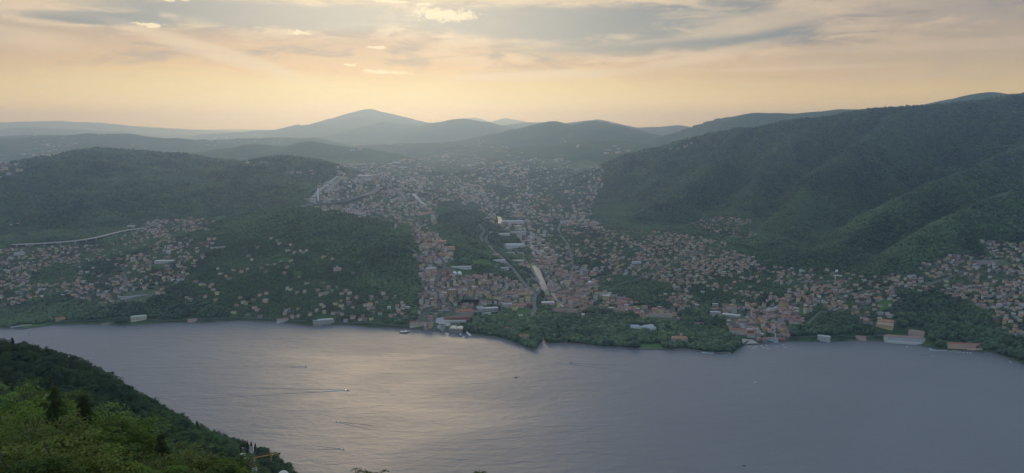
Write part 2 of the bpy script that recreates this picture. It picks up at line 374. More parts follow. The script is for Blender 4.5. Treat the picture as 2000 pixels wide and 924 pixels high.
def grid_mesh(name, X, Y, Z):
    na, nr = X.shape
    me = bpy.data.meshes.new(name)
    co = np.stack([X, Y, Z], -1).reshape(-1, 3).astype(np.float32)
    me.vertices.add(len(co)); me.vertices.foreach_set('co', co.ravel())
    ii, jj = np.meshgrid(np.arange(na-1), np.arange(nr-1), indexing='ij')
    v = (ii*nr+jj).ravel(); q = np.stack([v, v+1, v+nr+1, v+nr], -1).astype(np.int32)
    me.loops.add(q.size); me.loops.foreach_set('vertex_index', q.ravel())
    me.polygons.add(len(q)); me.polygons.foreach_set('loop_start', np.arange(0, q.size, 4, dtype=np.int32))
    me.polygons.foreach_set('loop_total', np.full(len(q), 4, np.int32))
    me.polygons.foreach_set('use_smooth', np.ones(len(q), bool))
    me.update(); return me
# ------------------------------------------------------------------ how built-up each piece of land is (polygons in the picture, laid on the ground)
def inpoly(px, py, poly):
    c = np.zeros(px.shape, bool); n = len(poly)
    for i in range(n):
        x1, y1 = poly[i]; x2, y2 = poly[(i+1) % n]
        if y1 == y2: continue
        m = ((y1 > py) != (y2 > py)) & (px < (x2-x1)*(py-y1)/(y2-y1)+x1)
        c ^= m
    return c
#  (density houses per 1000 picture px^2, style, polygon)
TOWN = [
 (7, 'villa', [(-60,498),(60,480),(180,478),(300,462),(420,470),(380,520),(340,560),(300,590),(190,592),(110,578),(0,612),(-60,615)]),
 (15, 'village', [(225,470),(300,432),(380,424),(425,432),(400,448),(340,462),(300,470),(240,482)]),
 (9, 'villa', [(55,560),(130,545),(200,535),(300,560),(240,590),(100,580)]),
 (1.0, 'villa', [(330,520),(420,460),(560,440),(640,500),(700,520),(720,560),(810,600),(800,636),(640,630),(500,630),(400,600),(340,585)]),
 (2.6, 'villa', [(600,560),(800,585),(806,634),(700,632),(560,622),(540,575)]),
 (2.0, 'villa', [(500,560),(590,540),(600,620),(440,625),(480,590)]),
 (17, 'town', [(812,640),(820,560),(812,500),(850,455),(880,490),(905,540),(1000,545),(1050,570),(1045,606),(960,592),(930,612),(870,650)]),
 (12, 'town', [(820,500),(790,430),(830,440),(880,500),(870,560),(830,545)]),
 (19, 'town', [(1058,575),(1110,545),(1160,560),(1200,575),(1260,600),(1330,612),(1330,628),(1200,615),(1100,618),(1080,600)]),
 (17, 'town', [(1010,520),(1060,500),(1180,530),(1170,560),(1075,570),(1060,530)]),
 (14, 'villa', [(1080,440),(1180,448),(1240,452),(1310,455),(1420,475),(1490,515),(1420,540),(1300,520),(1180,520),(1090,500)]),
 (9, 'villa', [(1160,520),(1480,500),(1480,575),(1330,610),(1250,560),(1160,545)]),
 (12, 'villa', [(1340,440),(1400,425),(1470,430),(1480,460),(1400,465)]),
 (7, 'villa', [(1400,575),(1500,520),(1640,530),(1760,545),(1750,640),(1560,640),(1420,620)]),
 (14, 'town', [(1385,600),(1440,590),(1530,630),(1540,664),(1500,668),(1420,650)]),
 (13, 'town', [(1440,600),(1520,580),(1580,560),(1600,600),(1560,640),(1500,640)]),
 (8, 'villa', [(1500,545),(1600,530),(1760,540),(1780,520),(1860,525),(1860,560),(1740,580),(1700,610),(1600,600)]),
 (9, 'villa', [(1780,530),(1850,500),(1900,500),(2080,520),(2080,600),(1980,620),(1900,595),(1840,570)]),
 (7, 'villa', [(1900,470),(2080,480),(2080,530),(1960,520)]),
 (5, 'villa', [(1900,590),(2080,590),(2080,680),(1990,660),(1930,620)]),
 (22, 'city', [(590,400),(640,350),(740,335),(880,345),(960,370),(960,400),(860,400),(800,410),(720,420),(620,408)]),
 (8, 'city', [(850,340),(900,318),(1080,310),(1190,330),(1170,380),(1150,440),(1100,450),(950,400),(900,370)]),
 (11, 'city', [(930,400),(1080,400),(1180,440),(1160,500),(1050,510),(1010,460),(960,440)]),
 (9, 'city', [(690,400),(860,395),(860,440),(780,440),(700,425)]),
 (4, 'city', [(560,345),(660,320),(900,300),(1000,300),(900,330),(700,345)]),
 (3, 'city', [(0,262),(560,262),(560,285),(420,285),(330,285),(160,285),(60,318),(0,335)]),
 (2.5, 'city', [(640,270),(1240,280),(1240,305),(700,308)]),
 (6, 'city', [(0,318),(60,322),(30,345),(0,350)]),
 (6, 'city', [(470,318),(520,312),(540,320),(480,330)]),
 (6, 'villa', [(1300,292),(1345,275),(1355,282),(1310,300)]),
 (7, 'villa', [(15,435),(50,436),(50,446),(15,446)]),
]
WOOD = [  # parks and woods inside the towns
 [(-60,612),(100,590),(230,596),(300,585),(420,590),(440,610),(420,628),(60,634),(0,632)],
 [(60,540),(110,515),(220,512),(250,535),(150,550),(90,560)],
 [(930,640),(930,618),(1000,600),(1040,620),(1052,640),(1055,668),(1040,684),(990,664)],
 [(1064,640),(1075,612),(1180,608),(1300,632),(1420,628),(1425,660),(1400,685),(1240,684),(1130,672),(1070,670)],
 [(1150,545),(1200,535),(1310,556),(1320,575),(1250,595),(1180,562)],
 [(1360,560),(1400,525),(1470,525),(1530,555),(1530,590),(1420,600),(1360,600)],
 [(1570,620),(1600,600),(1660,610),(1690,640),(1600,655)],
 [(1740,600),(1780,575),(1900,590),(1960,640),(2000,700),(1920,680),(1800,668),(1750,655)],
 [(880,400),(930,430),(960,500),(930,535),(870,520),(900,490),(860,440)],
 [(1060,440),(1110,450),(1120,478),(1080,480),(1040,455)],
 [(1750,515),(1800,515),(1820,530),(1780,545)],
 [(1090,500),(1170,515),(1200,535),(1140,540),(1090,520)],
]
LAWN = [  # open grass: playing fields, park lawns and meadows
 [(918,507),(945,505),(962,511),(955,517),(925,517)], [(1248,596),(1262,599),(1268,606),(1250,603)],
 [(1245,672),(1290,670),(1298,683),(1248,683)], [(1296,640),(1312,640),(1318,658),(1305,662),(1298,655)],
 [(1016,650),(1030,641),(1040,645),(1037,660),(1018,662)], [(528,508),(560,502),(575,508),(550,514)], [(573,531),(590,530),(588,538),(572,538)],
 [(985,600),(1035,598),(1042,618),(985,612)], [(1230,598),(1262,594),(1262,606),(1240,606)], [(1560,600),(1572,596),(1575,620),(1562,618)],
 [(1715,590),(1740,580),(1742,605),(1718,612)],
 [(40,636),(85,632),(88,636),(45,640)], [(415,425),(440,420),(445,426),(420,432)],[(1085,640),(1095,640),(1095,668),(1083,668)],
]
def density(px, py):
    d = np.zeros(px.shape); st = np.zeros(px.shape, int)
    for k, (v, s, poly) in enumerate(TOWN):
        m = inpoly(px, py, poly); u = m & (v > d); d[u] = v; st[u] = {'villa': 0, 'village': 1, 'town': 2, 'city': 3}[s]
    for k, poly in enumerate(WOOD): d[inpoly(px, py, poly)] *= .04 if k in (0, 2, 3, 7, 8) else .28
    for poly in LAWN: d[inpoly(px, py, poly)] = 0
    return d, st
def lawn_mask(px, py):
    m = np.zeros(px.shape, bool)
    for poly in LAWN: m |= inpoly(px, py, poly)
    return m

# ------------------------------------------------------------------ materials
def mat(name): m = bpy.data.materials.new(name); m.use_nodes = True; return m, NT(m.node_tree)
def principled(g, col, rough=.8, spec=.2, **kw):
    b = g.n('ShaderNodeBsdfPrincipled')
    for k, v in (('Base Color', col), ('Roughness', rough), ('Specular IOR Level', spec)):
        if hasattr(v, 'is_output'): g.nt.links.new(v, b.inputs[k])
        else: b.inputs[k].default_value = (tuple(v)+(1,))[:4] if k == 'Base Color' else v
    for k, v in kw.items():
        k = k.replace('_', ' ')
        if hasattr(v, 'is_output'): g.nt.links.new(v, b.inputs[k])
        else: b.inputs[k].default_value = v
    return b
def terrain_material():
    m, g = mat('ground_cover')
    tc = g.n('ShaderNodeTexCoord').outputs['Object']
    n1 = g.noise(tc, .004, 5, .6); n2 = g.noise(tc, .025, 5, .65); n3 = g.noise(tc, .0011, 4, .55); n4 = g.noise(tc, .12, 3, .6)
    forest = g.mix(g.smooth(n2, .3, .7), (.022, .045, .014), (.06, .105, .03))
    forest = g.mix(g.m('MULTIPLY', g.smooth(n1, .5, .7), .5), forest, (.085, .13, .035))
    at_ = g.n('ShaderNodeAttribute', attribute_name='land').outputs['Color']
    sp = g.n('ShaderNodeSeparateColor', inp={0: at_}).outputs
    urban = g.mix(g.smooth(n4, .4, .62), (.06, .10, .035), (.20, .19, .17))
    urban = g.mix(g.m('MULTIPLY', g.smooth(n2, .45, .6), .6), urban, (.05, .08, .03))
    col = g.mix(g.m('MULTIPLY', sp[0], .75), forest, urban)
    lawn = g.mix(n4, (.05, .10, .028), (.085, .15, .04))
    col = g.mix(sp[1], col, lawn)
    # far plain: woods, fields and settlements in patches
    vor = g.n('ShaderNodeTexVoronoi', inp={0: tc, 'Scale': .0035, 'Randomness': 1.0})
    fcol = g.mix(g.n('ShaderNodeSeparateColor', inp={0: vor.outputs['Color']}).outputs[0], (.035, .065, .022), (.15, .17, .07))
    fcol = g.mix(g.smooth(n3, .42, .58), fcol, (.03, .055, .02))
    bl = g.noise(tc, .012, 6, .7)
    fcol = g.mix(g.m('MULTIPLY', g.smooth(bl, .54, .64), .8), fcol, (.3, .27, .24))
    col = g.mix(sp[2], col, fcol)
    # bare limestone showing through the woods in places
    rock = g.m('MULTIPLY', g.smooth(g.noise(tc, .009, 6, .7), .69, .74), g.m('SUBTRACT', 1.0, sp[2]))
    col = g.mix(g.m('MULTIPLY', rock, .6), col, (.22, .21, .19))
    bmp = g.n('ShaderNodeBump', inp={'Height': g.m('ADD', n2, g.m('MULTIPLY', n4, .4)), 'Distance': 8.0, 'Strength': .7})
    b = principled(g, col, .95, .05, Normal=bmp.outputs[0])
    g.out('ShaderNodeOutputMaterial', b.outputs[0]); return m
def water_material():
    m, g = mat('lake_water')
    tc = g.n('ShaderNodeTexCoord').outputs['Object']
    def mp(rot, sc): return g.n('ShaderNodeMapping', inp={0: tc, 2: (0, 0, R(rot)), 3: sc}).outputs[0]
    w1 = g.noise(mp(20, (1, 2.2, 1)), .045, 5, .6, .3)
    w2 = g.noise(mp(-25, (1, 3.0, 1)), .012, 4, .55, .4)
    w3 = g.noise(mp(5, (1, 1.5, 1)), .25, 3, .6)
    calm = g.smooth(g.noise(mp(10, (1, 1.6, 1)), .0016, 4, .55, .8), .35, .7)
    h = g.m('ADD', g.m('MULTIPLY', w1, .8), g.m('ADD', g.m('MULTIPLY', w2, 1.6), g.m('MULTIPLY', w3, .25)))
    bmp = g.n('ShaderNodeBump', inp={'Height': h, 'Distance': 3.0, 'Strength': g.m('ADD', .40, g.m('MULTIPLY', calm, .28))})
    rough = g.m('ADD', .39, g.m('MULTIPLY', calm, .08))
    b = principled(g, (.14, .148, .155), rough, .5, Normal=bmp.outputs[0]); b.inputs['IOR'].default_value = 1.28
    g.out('ShaderNodeOutputMaterial', b.outputs[0]); return m
def flat(name, col, rough=.8, spec=.2, var=.12, scale=.3, metal=0.0):
    m, g = mat(name)
    tc = g.n('ShaderNodeTexCoord').outputs['Object']
    n = g.noise(tc, scale, 4, .6)
    f = g.m('ADD', 1-var, g.m('MULTIPLY', n, var*2))
    c = g.n('ShaderNodeVectorMath', operation='SCALE', inp={0: col, 'Scale': f}).outputs[0]
    b = principled(g, c, rough, spec, Metallic=metal)
    g.out('ShaderNodeOutputMaterial', b.outputs[0]); return m

# ------------------------------------------------------------------ ground, lake, haze
me = grid_mesh('terrain', GX, GY, GZ)
PXg, PYg = to_px(GX, GY, GZ)
seen = ((GZ-CAMZ)/GR) >= VIS-60/GR
dens, _ = density(PXg, PYg)
dens = np.where(seen & (GR > 2200), dens, 0); lawn = lawn_mask(PXg, PYg) & seen & (GR > 2200)
colr = np.zeros((NA*NR, 4), np.float32)
colr[:, 0] = np.clip(dens/9, 0, 1).ravel(); colr[:, 1] = lawn.ravel()
flatness = np.clip(1-(GZ-190)/80, 0, 1)
colr[:, 2] = (np.clip((GR-7600)/1500, 0, 1)*flatness).ravel(); colr[:, 3] = 1
ca = me.attributes.new('land', 'FLOAT_COLOR', 'POINT'); ca.data.foreach_set('color', colr.ravel())
terr = link('terrain', me, None, terrain_material()); tag(terr, kind='structure')
# lake: one sheet, finer near
la = np.radians(np.linspace(-48, 48, 97)); lr = np.geomspace(300, 4200, 60)
A_, R_ = np.meshgrid(la, lr, indexing='ij')
lk = link('lake', grid_mesh('lake', R_*np.sin(A_), R_*np.cos(A_), np.zeros_like(A_)), None, water_material()); tag(lk, kind='structure')
def haze_box():
    bm = bmesh.new(); bmesh.ops.create_cube(bm, size=1)
    for v in bm.verts:
        v.co = Vector((v.co.x*104000, 28000+v.co.y*66000, 601+v.co.z*1260))
    me = bpy.data.meshes.new('haze'); bm.to_mesh(me); bm.free()
    m, g = mat('haze')
    v = g.n('ShaderNodeVolumePrincipled', inp={'Color': HAZE_COL, 'Density': HAZE_DENSITY, 'Anisotropy': HAZE_G, 'Absorption Color': (1, 1, 1, 1)})
    g.out('ShaderNodeOutputMaterial', v.outputs[0], 'Volume')
    o = link('haze', me, None, m); tag(o, kind='stuff', label='thin pale haze filling the air over the lake and valleys')
haze_box()
# ------------------------------------------------------------------ mesh collector
class MB:
    def __init__(s): s.v = []; s.f = []; s.m = []
    def face(s, pts, m=0):
        i = len(s.v); s.v += [tuple(p) for p in pts]; s.f.append(tuple(range(i, i+len(pts)))); s.m.append(m)
    def box(s, x0, x1, y0, y1, z0, z1, m=0, bottom=False, top=True):
        p = [(x0,y0,z0),(x1,y0,z0),(x1,y1,z0),(x0,y1,z0),(x0,y0,z1),(x1,y0,z1),(x1,y1,z1),(x0,y1,z1)]
        fs = [(0,1,5,4),(1,2,6,5),(2,3,7,6),(3,0,4,7)]
        if top: fs.append((4,5,6,7))
        if bottom: fs.append((3,2,1,0))
        i = len(s.v); s.v += p
        for f in fs: s.f.append(tuple(i+k for k in f)); s.m.append(m)
    def hip(s, x0, x1, y0, y1, z, h, m=0, ridge=None):
        """hipped roof with an eaves underside"""
        w, l = x1-x0, y1-y0; cx, cy_ = (x0+x1)/2, (y0+y1)/2
        if w >= l: a = (x0+l/2*.9, cy_, z+h); b = (x1-l/2*.9, cy_, z+h)
        else: a = (cx, y0+w/2*.9, z+h); b = (cx, y1-w/2*.9, z+h)
        A, B, Cc, D = (x0,y0,z),(x1,y0,z),(x1,y1,z),(x0,y1,z)
        if w >= l:
            s.face([A,B,b,a],m); s.face([B,Cc,b],m); s.face([Cc,D,a,b],m); s.face([D,A,a],m)
        else:
            s.face([A,B,a],m); s.face([B,Cc,b,a],m); s.face([Cc,D,b],m); s.face([D,A,a,b],m)
        s.face([D,Cc,B,A],m)
    def gable(s, x0, x1, y0, y1, z, h, m=0, mw=None):
        """gabled roof, ridge along x"""
        cy_ = (y0+y1)/2; a, b = (x0,cy_,z+h),(x1,cy_,z+h)
        A, B, Cc, D = (x0,y0,z),(x1,y0,z),(x1,y1,z),(x0,y1,z)
        s.face([A,B,b,a],m); s.face([Cc,D,a,b],m); s.face([B,Cc,b],m if mw is None else mw); s.face([D,A,a],m if mw is None else mw); s.face([D,Cc,B,A],m)
    def tube(s, p, q, r0, r1=None, n=5, m=0):
        p = Vector(p); q = Vector(q); r1 = r0 if r1 is None else r1
        d = (q-p); 
        if d.length < 1e-6: return
        u = d.orthogonal().normalized(); v = d.normalized().cross(u)
        i = len(s.v)
        for c, r in ((p, r0), (q, r1)):
            for k in range(n):
                a = 2*math.pi*k/n; s.v.append(tuple(c + u*math.cos(a)*r + v*math.sin(a)*r))
        for k in range(n): s.f.append((i+k, i+(k+1) % n, i+n+(k+1) % n, i+n+k)); s.m.append(m)
        s.f.append(tuple(i+n+k for k in range(n))); s.m.append(m)
    def lathe(s, prof, n=16, c=(0,0,0), m=0):
        i = len(s.v)
        for r, z in prof:
            for k in range(n):
                a = 2*math.pi*k/n; s.v.append((c[0]+r*math.cos(a), c[1]+r*math.sin(a), c[2]+z))
        for j in range(len(prof)-1):
            for k in range(n):
                s.f.append((i+j*n+k, i+j*n+(k+1) % n, i+(j+1)*n+(k+1) % n, i+(j+1)*n+k)); s.m.append(m)
        s.f.append(tuple(i+(len(prof)-1)*n+k for k in range(n))); s.m.append(m)
    def mesh(s, name, mats=(), smooth=False):
        me = bpy.data.meshes.new(name); me.from_pydata(s.v, [], s.f)
        for mt in mats: me.materials.append(mt)
        me.polygons.foreach_set('material_index', s.m)
        if smooth: me.polygons.foreach_set('use_smooth', [True]*len(s.f))
        me.update(); return me
    def build(s, name, mats, parent=None, smooth=False):
        return link(name, s.mesh(name, mats if isinstance(mats, (list, tuple)) else [mats], smooth), parent)
def from_arrays(name, V, Fq, mats=(), mi=None, uvcol=None):
    """big mesh from numpy: V (n,3), Fq (m,k)"""
    me = bpy.data.meshes.new(name); k = Fq.shape[1]
    me.vertices.add(len(V)); me.vertices.foreach_set('co', V.astype(np.float32).ravel())
    me.loops.add(Fq.size); me.loops.foreach_set('vertex_index', Fq.astype(np.int32).ravel())
    me.polygons.add(len(Fq)); me.polygons.foreach_set('loop_start', np.arange(0, Fq.size, k, dtype=np.int32))
    me.polygons.foreach_set('loop_total', np.full(len(Fq), k, np.int32))
    for mt in mats: me.materials.append(mt)
    if mi is not None: me.polygons.foreach_set('material_index', mi.astype(np.int32))
    me.update(); return me

# ------------------------------------------------------------------ palettes
WALLS = {'cream': (.56,.50,.38), 'white': (.52,.52,.50), 'pale pink': (.55,.40,.34), 'ochre': (.52,.38,.18), 'peach': (.58,.40,.28),
         'grey': (.40,.40,.40), 'pale yellow': (.60,.53,.30), 'beige': (.36,.31,.25), 'dull': (.24,.23,.21), 'brick red': (.30,.12,.08), 'pale blue': (.42,.50,.58)}
ROOFS = {'terracotta': (.27,.115,.07), 'faded orange': (.36,.18,.105), 'brown': (.17,.105,.08), 'dark brown': (.11,.08,.065), 'grey': (.26,.26,.26), 'white': (.40,.40,.39), 'pinkish': (.28,.18,.145)}
WM = {k: flat('wall_'+k.replace(' ', '_'), v, .85, .2, .10, .25) for k, v in WALLS.items()}
RM = {k: flat('roof_'+k.replace(' ', '_'), v, .8, .25, .22, .5) for k, v in ROOFS.items()}
GLASS = flat('dark_window', (.035,.04,.05), .2, .5, .1)
M = dict(
    asphalt=flat('asphalt', (.12,.12,.12), .85, .2, .15, .05), concrete=flat('concrete', (.36,.35,.33), .85, .2, .15, .2),
    stone=flat('quay_stone', (.12,.115,.10), .9, .1, .3, .3), white=flat('white_paint', (.75,.75,.73), .4, .4, .05),
    hull=flat('boat_hull', (.72,.72,.72), .3, .5, .04), dark=flat('dark_paint', (.03,.035,.045), .5, .3), blue=flat('blue_paint', (.03,.09,.32), .5, .3),
    pool=flat('pool_water', (.05,.30,.52), .15, .5, .1), wood=flat('bark', (.09,.065,.045), .9, .1, .3, 2.0), orange=flat('crane_yellow', (.62,.33,.06), .5, .3, .1),
    steel=flat('grey_steel', (.35,.36,.37), .5, .4), foam=flat('foam', (.62,.64,.66), .9, .1, .25, .4), glassroof=flat('glass_roof', (.30,.35,.38), .12, .8, .1, .2),
    hedge=flat('hedge', (.03,.055,.02), .9, .05, .5, .6), gravel=flat('gravel', (.30,.28,.25), .9, .1, .15, .4), awning=flat('awning', (.52,.48,.40), .8, .2, .05))
WK = list(WALLS); RK = list(ROOFS)
ALLM = [WM[k] for k in WK] + [RM[k] for k in RK] + [GLASS]
NW = len(WK); IG = len(ALLM)-1

# ------------------------------------------------------------------ landmarks registry (for labels) and blocked ground
LM = []          # (words, px, py)
GRX0, GRX1, GRY0, GRY1, CELL = -4200, 5200, 2150, 9500, 4.0
blocked = np.zeros((int((GRX1-GRX0)/CELL), int((GRY1-GRY0)/CELL)), bool)
def block_disc(x, y, r):
    i0 = int((x-r-GRX0)/CELL); i1 = int((x+r-GRX0)/CELL)+1; j0 = int((y-r-GRY0)/CELL); j1 = int((y+r-GRY0)/CELL)+1
    blocked[max(i0,0):max(i1,0), max(j0,0):max(j1,0)] = True
def is_blocked(x, y):
    i = np.clip(((x-GRX0)/CELL).astype(int), 0, blocked.shape[0]-1); j = np.clip(((y-GRY0)/CELL).astype(int), 0, blocked.shape[1]-1)
    return blocked[i, j]

def windows(mb, w, l, h, floors, m, inset=.06, step=3.0, sides=True, ww=1.1, wh=1.5):
    fh = h/floors
    for f in range(floors):
        z0 = f*fh+fh*.32; z1 = z0+min(wh, fh*.55)
        n = max(2, int(w/step))
        for k in range(n):
            x = -w/2+(k+.5)*w/n
            for y, sg in ((-l/2-inset, 1), (l/2+inset, -1)):
                p = [(x-ww/2*sg,y,z0),(x+ww/2*sg,y,z0),(x+ww/2*sg,y,z1),(x-ww/2*sg,y,z1)]; mb.face(p, m)
        if sides:
            n = max(1, int(l/step))
            for k in range(n):
                y = -l/2+(k+.5)*l/n
                for x, sg in ((-w/2-inset, -1), (w/2+inset, 1)):
                    mb.face([(x,y-ww/2*sg,z0),(x,y+ww/2*sg,z0),(x,y+ww/2*sg,z1),(x,y-ww/2*sg,z1)], m)
def building(root, w, l, h, wall, roof, shape='hip', floors=2, each_window=False, base=6, step=3.2, rh=None, chim=1, y0=0, x0=0, z0=0, ww=1.1, wh=1.5, part='wall'):
    """wall and roof parts (roof > chimney); windows separate when they can be told apart"""
    b = MB(); b.box(-w/2, w/2, -l/2, l/2, -base, h, 0, top=(shape == 'flat'))
    if not each_window: windows(b, w, l, h, floors, 1, step=step, ww=max(ww, 1.5), wh=wh)
    wo = b.build(part, [WM[wall], GLASS], root); wo.location = (x0, y0, z0)
    r = MB(); o = .5; rh = rh if rh else min(w, l)*.2
    if shape == 'hip': r.hip(-w/2-o, w/2+o, -l/2-o, l/2+o, h+.01, rh)
    elif shape == 'gable': r.gable(-w/2-o, w/2+o, -l/2-o, l/2+o, h+.01, rh)
    else:
        r.box(-w/2-.15, w/2+.15, -l/2-.15, l/2+.15, h+.01, h+.55, 0, bottom=True)
    ro = r.build('roof', RM[roof], root); ro.location = (x0, y0, z0)
    for k in range(chim):
        c = MB(); cx = (-.25+.5*k)*w; c.box(cx-.4, cx+.4, l*.08, l*.08+.8, h, h+(rh if shape != 'flat' else 0)+1.2)
        c.build('chimney', WM['beige'], ro)
    if each_window:
        fh = h/floors; wm = None; ww = max(ww, step*.42); wh = max(wh, fh*.55)
        n = max(2, int(w/step)); fr = MB()
        fr.face([(-ww/2,0,0),(ww/2,0,0),(ww/2,0,wh),(-ww/2,0,wh)]); fr.box(-ww/2-.15, ww/2+.15, -.12, 0.0, -.15, 0, 1, True)
        wm = fr.mesh('window', [GLASS, M['white']])
        for f in range(floors):
            for k in range(n):
                wd = bpy.data.objects.new('window', wm); C.objects.link(wd); wd.parent = root
                wd.location = (x0-w/2+(k+.5)*w/n, y0-l/2-.07, z0+f*fh+fh*.3)
    return wo
def place(name, label, cat, px, py, yaw=0.0, group=None, words=None, block=None, dz=0.0):
    x, y, z = hit1(px, py)
    e = empty(name, (x, y, max(z, 1.2)+dz), -math.atan2(x, y)+R(yaw), label, cat, group)
    if words and len(words.replace('-', ' ').split()) <= 5: LM.append((words, px, py))
    if block: 
        block_disc(x, y, block); block_disc(x*(1-12/y), y-12, block*.9)
    return e, math.hypot(x, y)/F*1.0       # metres per picture pixel (slant)

# ------------------------------------------------------------------ roads, river, railway: ribbons laid on the ground
def ribbon(name, pts, width, material, lift=.5, kind='structure', label=None, step=8.0, avoid=True):
    X, Y, Z, _ = hit([p[0] for p in pts], [p[1] for p in pts])
    P = []
    for i in range(len(X)-1):
        n = max(1, int(math.hypot(X[i+1]-X[i], Y[i+1]-Y[i])/step))
        for k in range(n): t = k/n; P.append((X[i]+(X[i+1]-X[i])*t, Y[i]+(Y[i+1]-Y[i])*t))
    P.append((X[-1], Y[-1]))
    P = np.array(P)
    for _ in range(4): P[1:-1] = (P[:-2]+2*P[1:-1]+P[2:])/4
    T = np.gradient(P, axis=0); T /= np.linalg.norm(T, axis=1)[:, None]; N = np.stack([-T[:, 1], T[:, 0]], -1)
    nc = 5; offs = np.linspace(-width/2, width/2, nc)
    V = []
    for o in offs:
        q = P+N*o; V.append(np.stack([q[:, 0], q[:, 1], np.zeros(len(q))], -1))
    V = np.stack(V, 1)
    zz = zat(V[..., 0].ravel(), V[..., 1].ravel()).reshape(V.shape[:2]).max(1)
    for _ in range(3): zz[1:-1] = np.maximum(zz[1:-1], (zz[:-2]+2*zz[1:-1]+zz[2:])/4)
    V[..., 2] = np.maximum(zz, 1.0)[:, None]+lift
    n = len(P); ii, jj = np.meshgrid(np.arange(n-1), np.arange(nc-1), indexing='ij'); v = (ii*nc+jj).ravel()
    Fq = np.stack([v, v+1, v+nc+1, v+nc], -1)[:, ::-1]
    o = link(name, from_arrays(name, V.reshape(-1, 3), Fq, [material])); tag(o, kind=kind, label=label)
    if avoid:
        for p in P[::1]: block_disc(p[0], p[1], width/2+3); block_disc(p[0]*(1-9/p[1]), p[1]-9, width/2+2)
    return o
ribbon('road', [(936,438),(946,452),(938,462),(944,474),(962,490),(985,510),(1004,530),(1018,548),(1036,566),(1046,575),(1042,588),(1044,603),(1040,620)], 16, M['asphalt'])
ribbon('road', [(958,455),(950,462),(948,470),(960,478)], 12, M['asphalt'])
ribbon('road', [(1020,495),(1028,512),(1040,530),(1052,548),(1062,566),(1048,576)], 9, M['asphalt'])
ribbon('road', [(780,420),(782,438),(772,450)], 12, M['asphalt'])
ribbon('road', [(842,515),(852,528),(857,540),(847,552)], 9, M['asphalt'])
ribbon('road', [(795,480),(812,492),(818,510)], 9, M['asphalt'])
ribbon('road', [(240,532),(247,545),(242,555)], 8, M['asphalt'])
ribbon('railway', [(590,405),(650,398),(710,384),(770,366),(830,352)], 45, M['asphalt'])
ribbon('railway', [(612,385),(630,368),(650,352),(662,345)], 30, M['gravel'])
ribbon('road', [(700,345),(770,348),(820,342),(862,345)], 18, M['concrete'])
ribbon('road', [(808,379),(812,386),(822,396),(832,400)], 28, M['concrete'])  # motorway stretch; pale concrete colour stands in for the glint off it
ribbon('road', [(1046,604),(1120,612),(1200,618),(1300,628),(1400,640),(1445,660)], 8, M['asphalt'])
for pts_, w_ in (([(92,630),(180,628),(300,626),(400,624),(470,621),(540,624),(600,629)], 7), ([(650,629),(700,631),(760,636),(805,638)], 7), ([(1500,661),(1560,660),(1640,657),(1740,654)], 7),
        ([(0,520),(60,508),(140,492),(220,482),(300,470)], 7), ([(120,592),(190,572),(250,560),(330,560)], 7), ([(1080,604),(1060,585),(1100,565),(1160,545),(1230,530)], 8), ([(1040,606),(1000,590),(940,582),(880,590),(830,610),(810,638)], 8),
        ([(900,560),(960,556),(1020,560)], 7), ([(1100,560),(1120,520),(1110,480),(1090,450),(1100,420)], 8), ([(1180,560),(1260,540),(1340,500),(1420,480)], 7), ([(1440,660),(1430,630),(1500,600),(1580,590),(1660,575),(1740,560),(1820,550)], 7),
        ([(1560,650),(1600,610),(1700,600)], 6), ([(1800,560),(1880,530),(1960,540),(2060,560)], 7), ([(860,600),(850,560),(870,520),(850,490)], 7), ([(1200,475),(1300,480),(1400,500)], 7), ([(960,400),(1040,410),(1120,400)], 10), ([(700,400),(780,395),(860,385),(940,380)], 10)):
    ribbon('road', pts_, w_, M['asphalt'])
WATER = bpy.data.materials['lake_water']
ribbon('river', [(1043,520),(1049,530),(1054,542),(1060,556),(1066,570)], 27, WATER, .6)
ribbon('river', [(1078,573),(1090,588),(1100,600)], 14, WATER, .6)
ribbon('river', [(974,424),(977,430),(976,437)], 22, WATER, .6)
ribbon('river', [(985,478),(992,486),(1000,494)], 14, WATER, .6)
# car parks and yards
def patch(name, poly, material, label=None, lift=.45, kind='structure'):
    X, Y, Z, _ = hit([p[0] for p in poly], [p[1] for p in poly])
    cx, cy_ = X.mean(), Y.mean(); n = 10
    zz = float(np.max(zat(X, Y))) 
    b = bmesh.new(); vs = [b.verts.new((X[i], Y[i], max(float(Z[i]), 1.2)+lift+.5)) for i in range(len(X))]
    f = b.faces.new(vs); 
    if f.normal.z < 0: f.normal_flip()
    low = [b.verts.new((v.co.x, v.co.y, v.co.z-6)) for v in vs]
    for i in range(len(vs)): b.faces.new((vs[i], low[i], low[(i+1) % len(vs)], vs[(i+1) % len(vs)]))
    bmesh.ops.triangulate(b, faces=[f])
    me = bpy.data.meshes.new(name); b.to_mesh(me); b.free(); o = link(name, me, None, material); tag(o, label=label, kind=kind)
    for t in np.linspace(0, 1, 7):
        for i in range(len(X)):
            block_disc(cx+(X[i]-cx)*t, cy_+(Y[i]-cy_)*t, 10)
    return o
patch('pavement', [(1015,526),(1042,522),(1058,560),(1030,556)], M['asphalt'])
patch('pavement', [(995,487),(1030,485),(1040,500),(1006,500)], M['asphalt'])
patch('pavement', [(1448,662),(1470,664),(1482,671),(1450,672)], M['gravel'])
patch('pavement', [(1890,508),(1960,508),(1965,518),(1905,520)], M['asphalt'])
patch('pavement', [(852,622),(876,618),(880,636),(848,642)], M['concrete'])

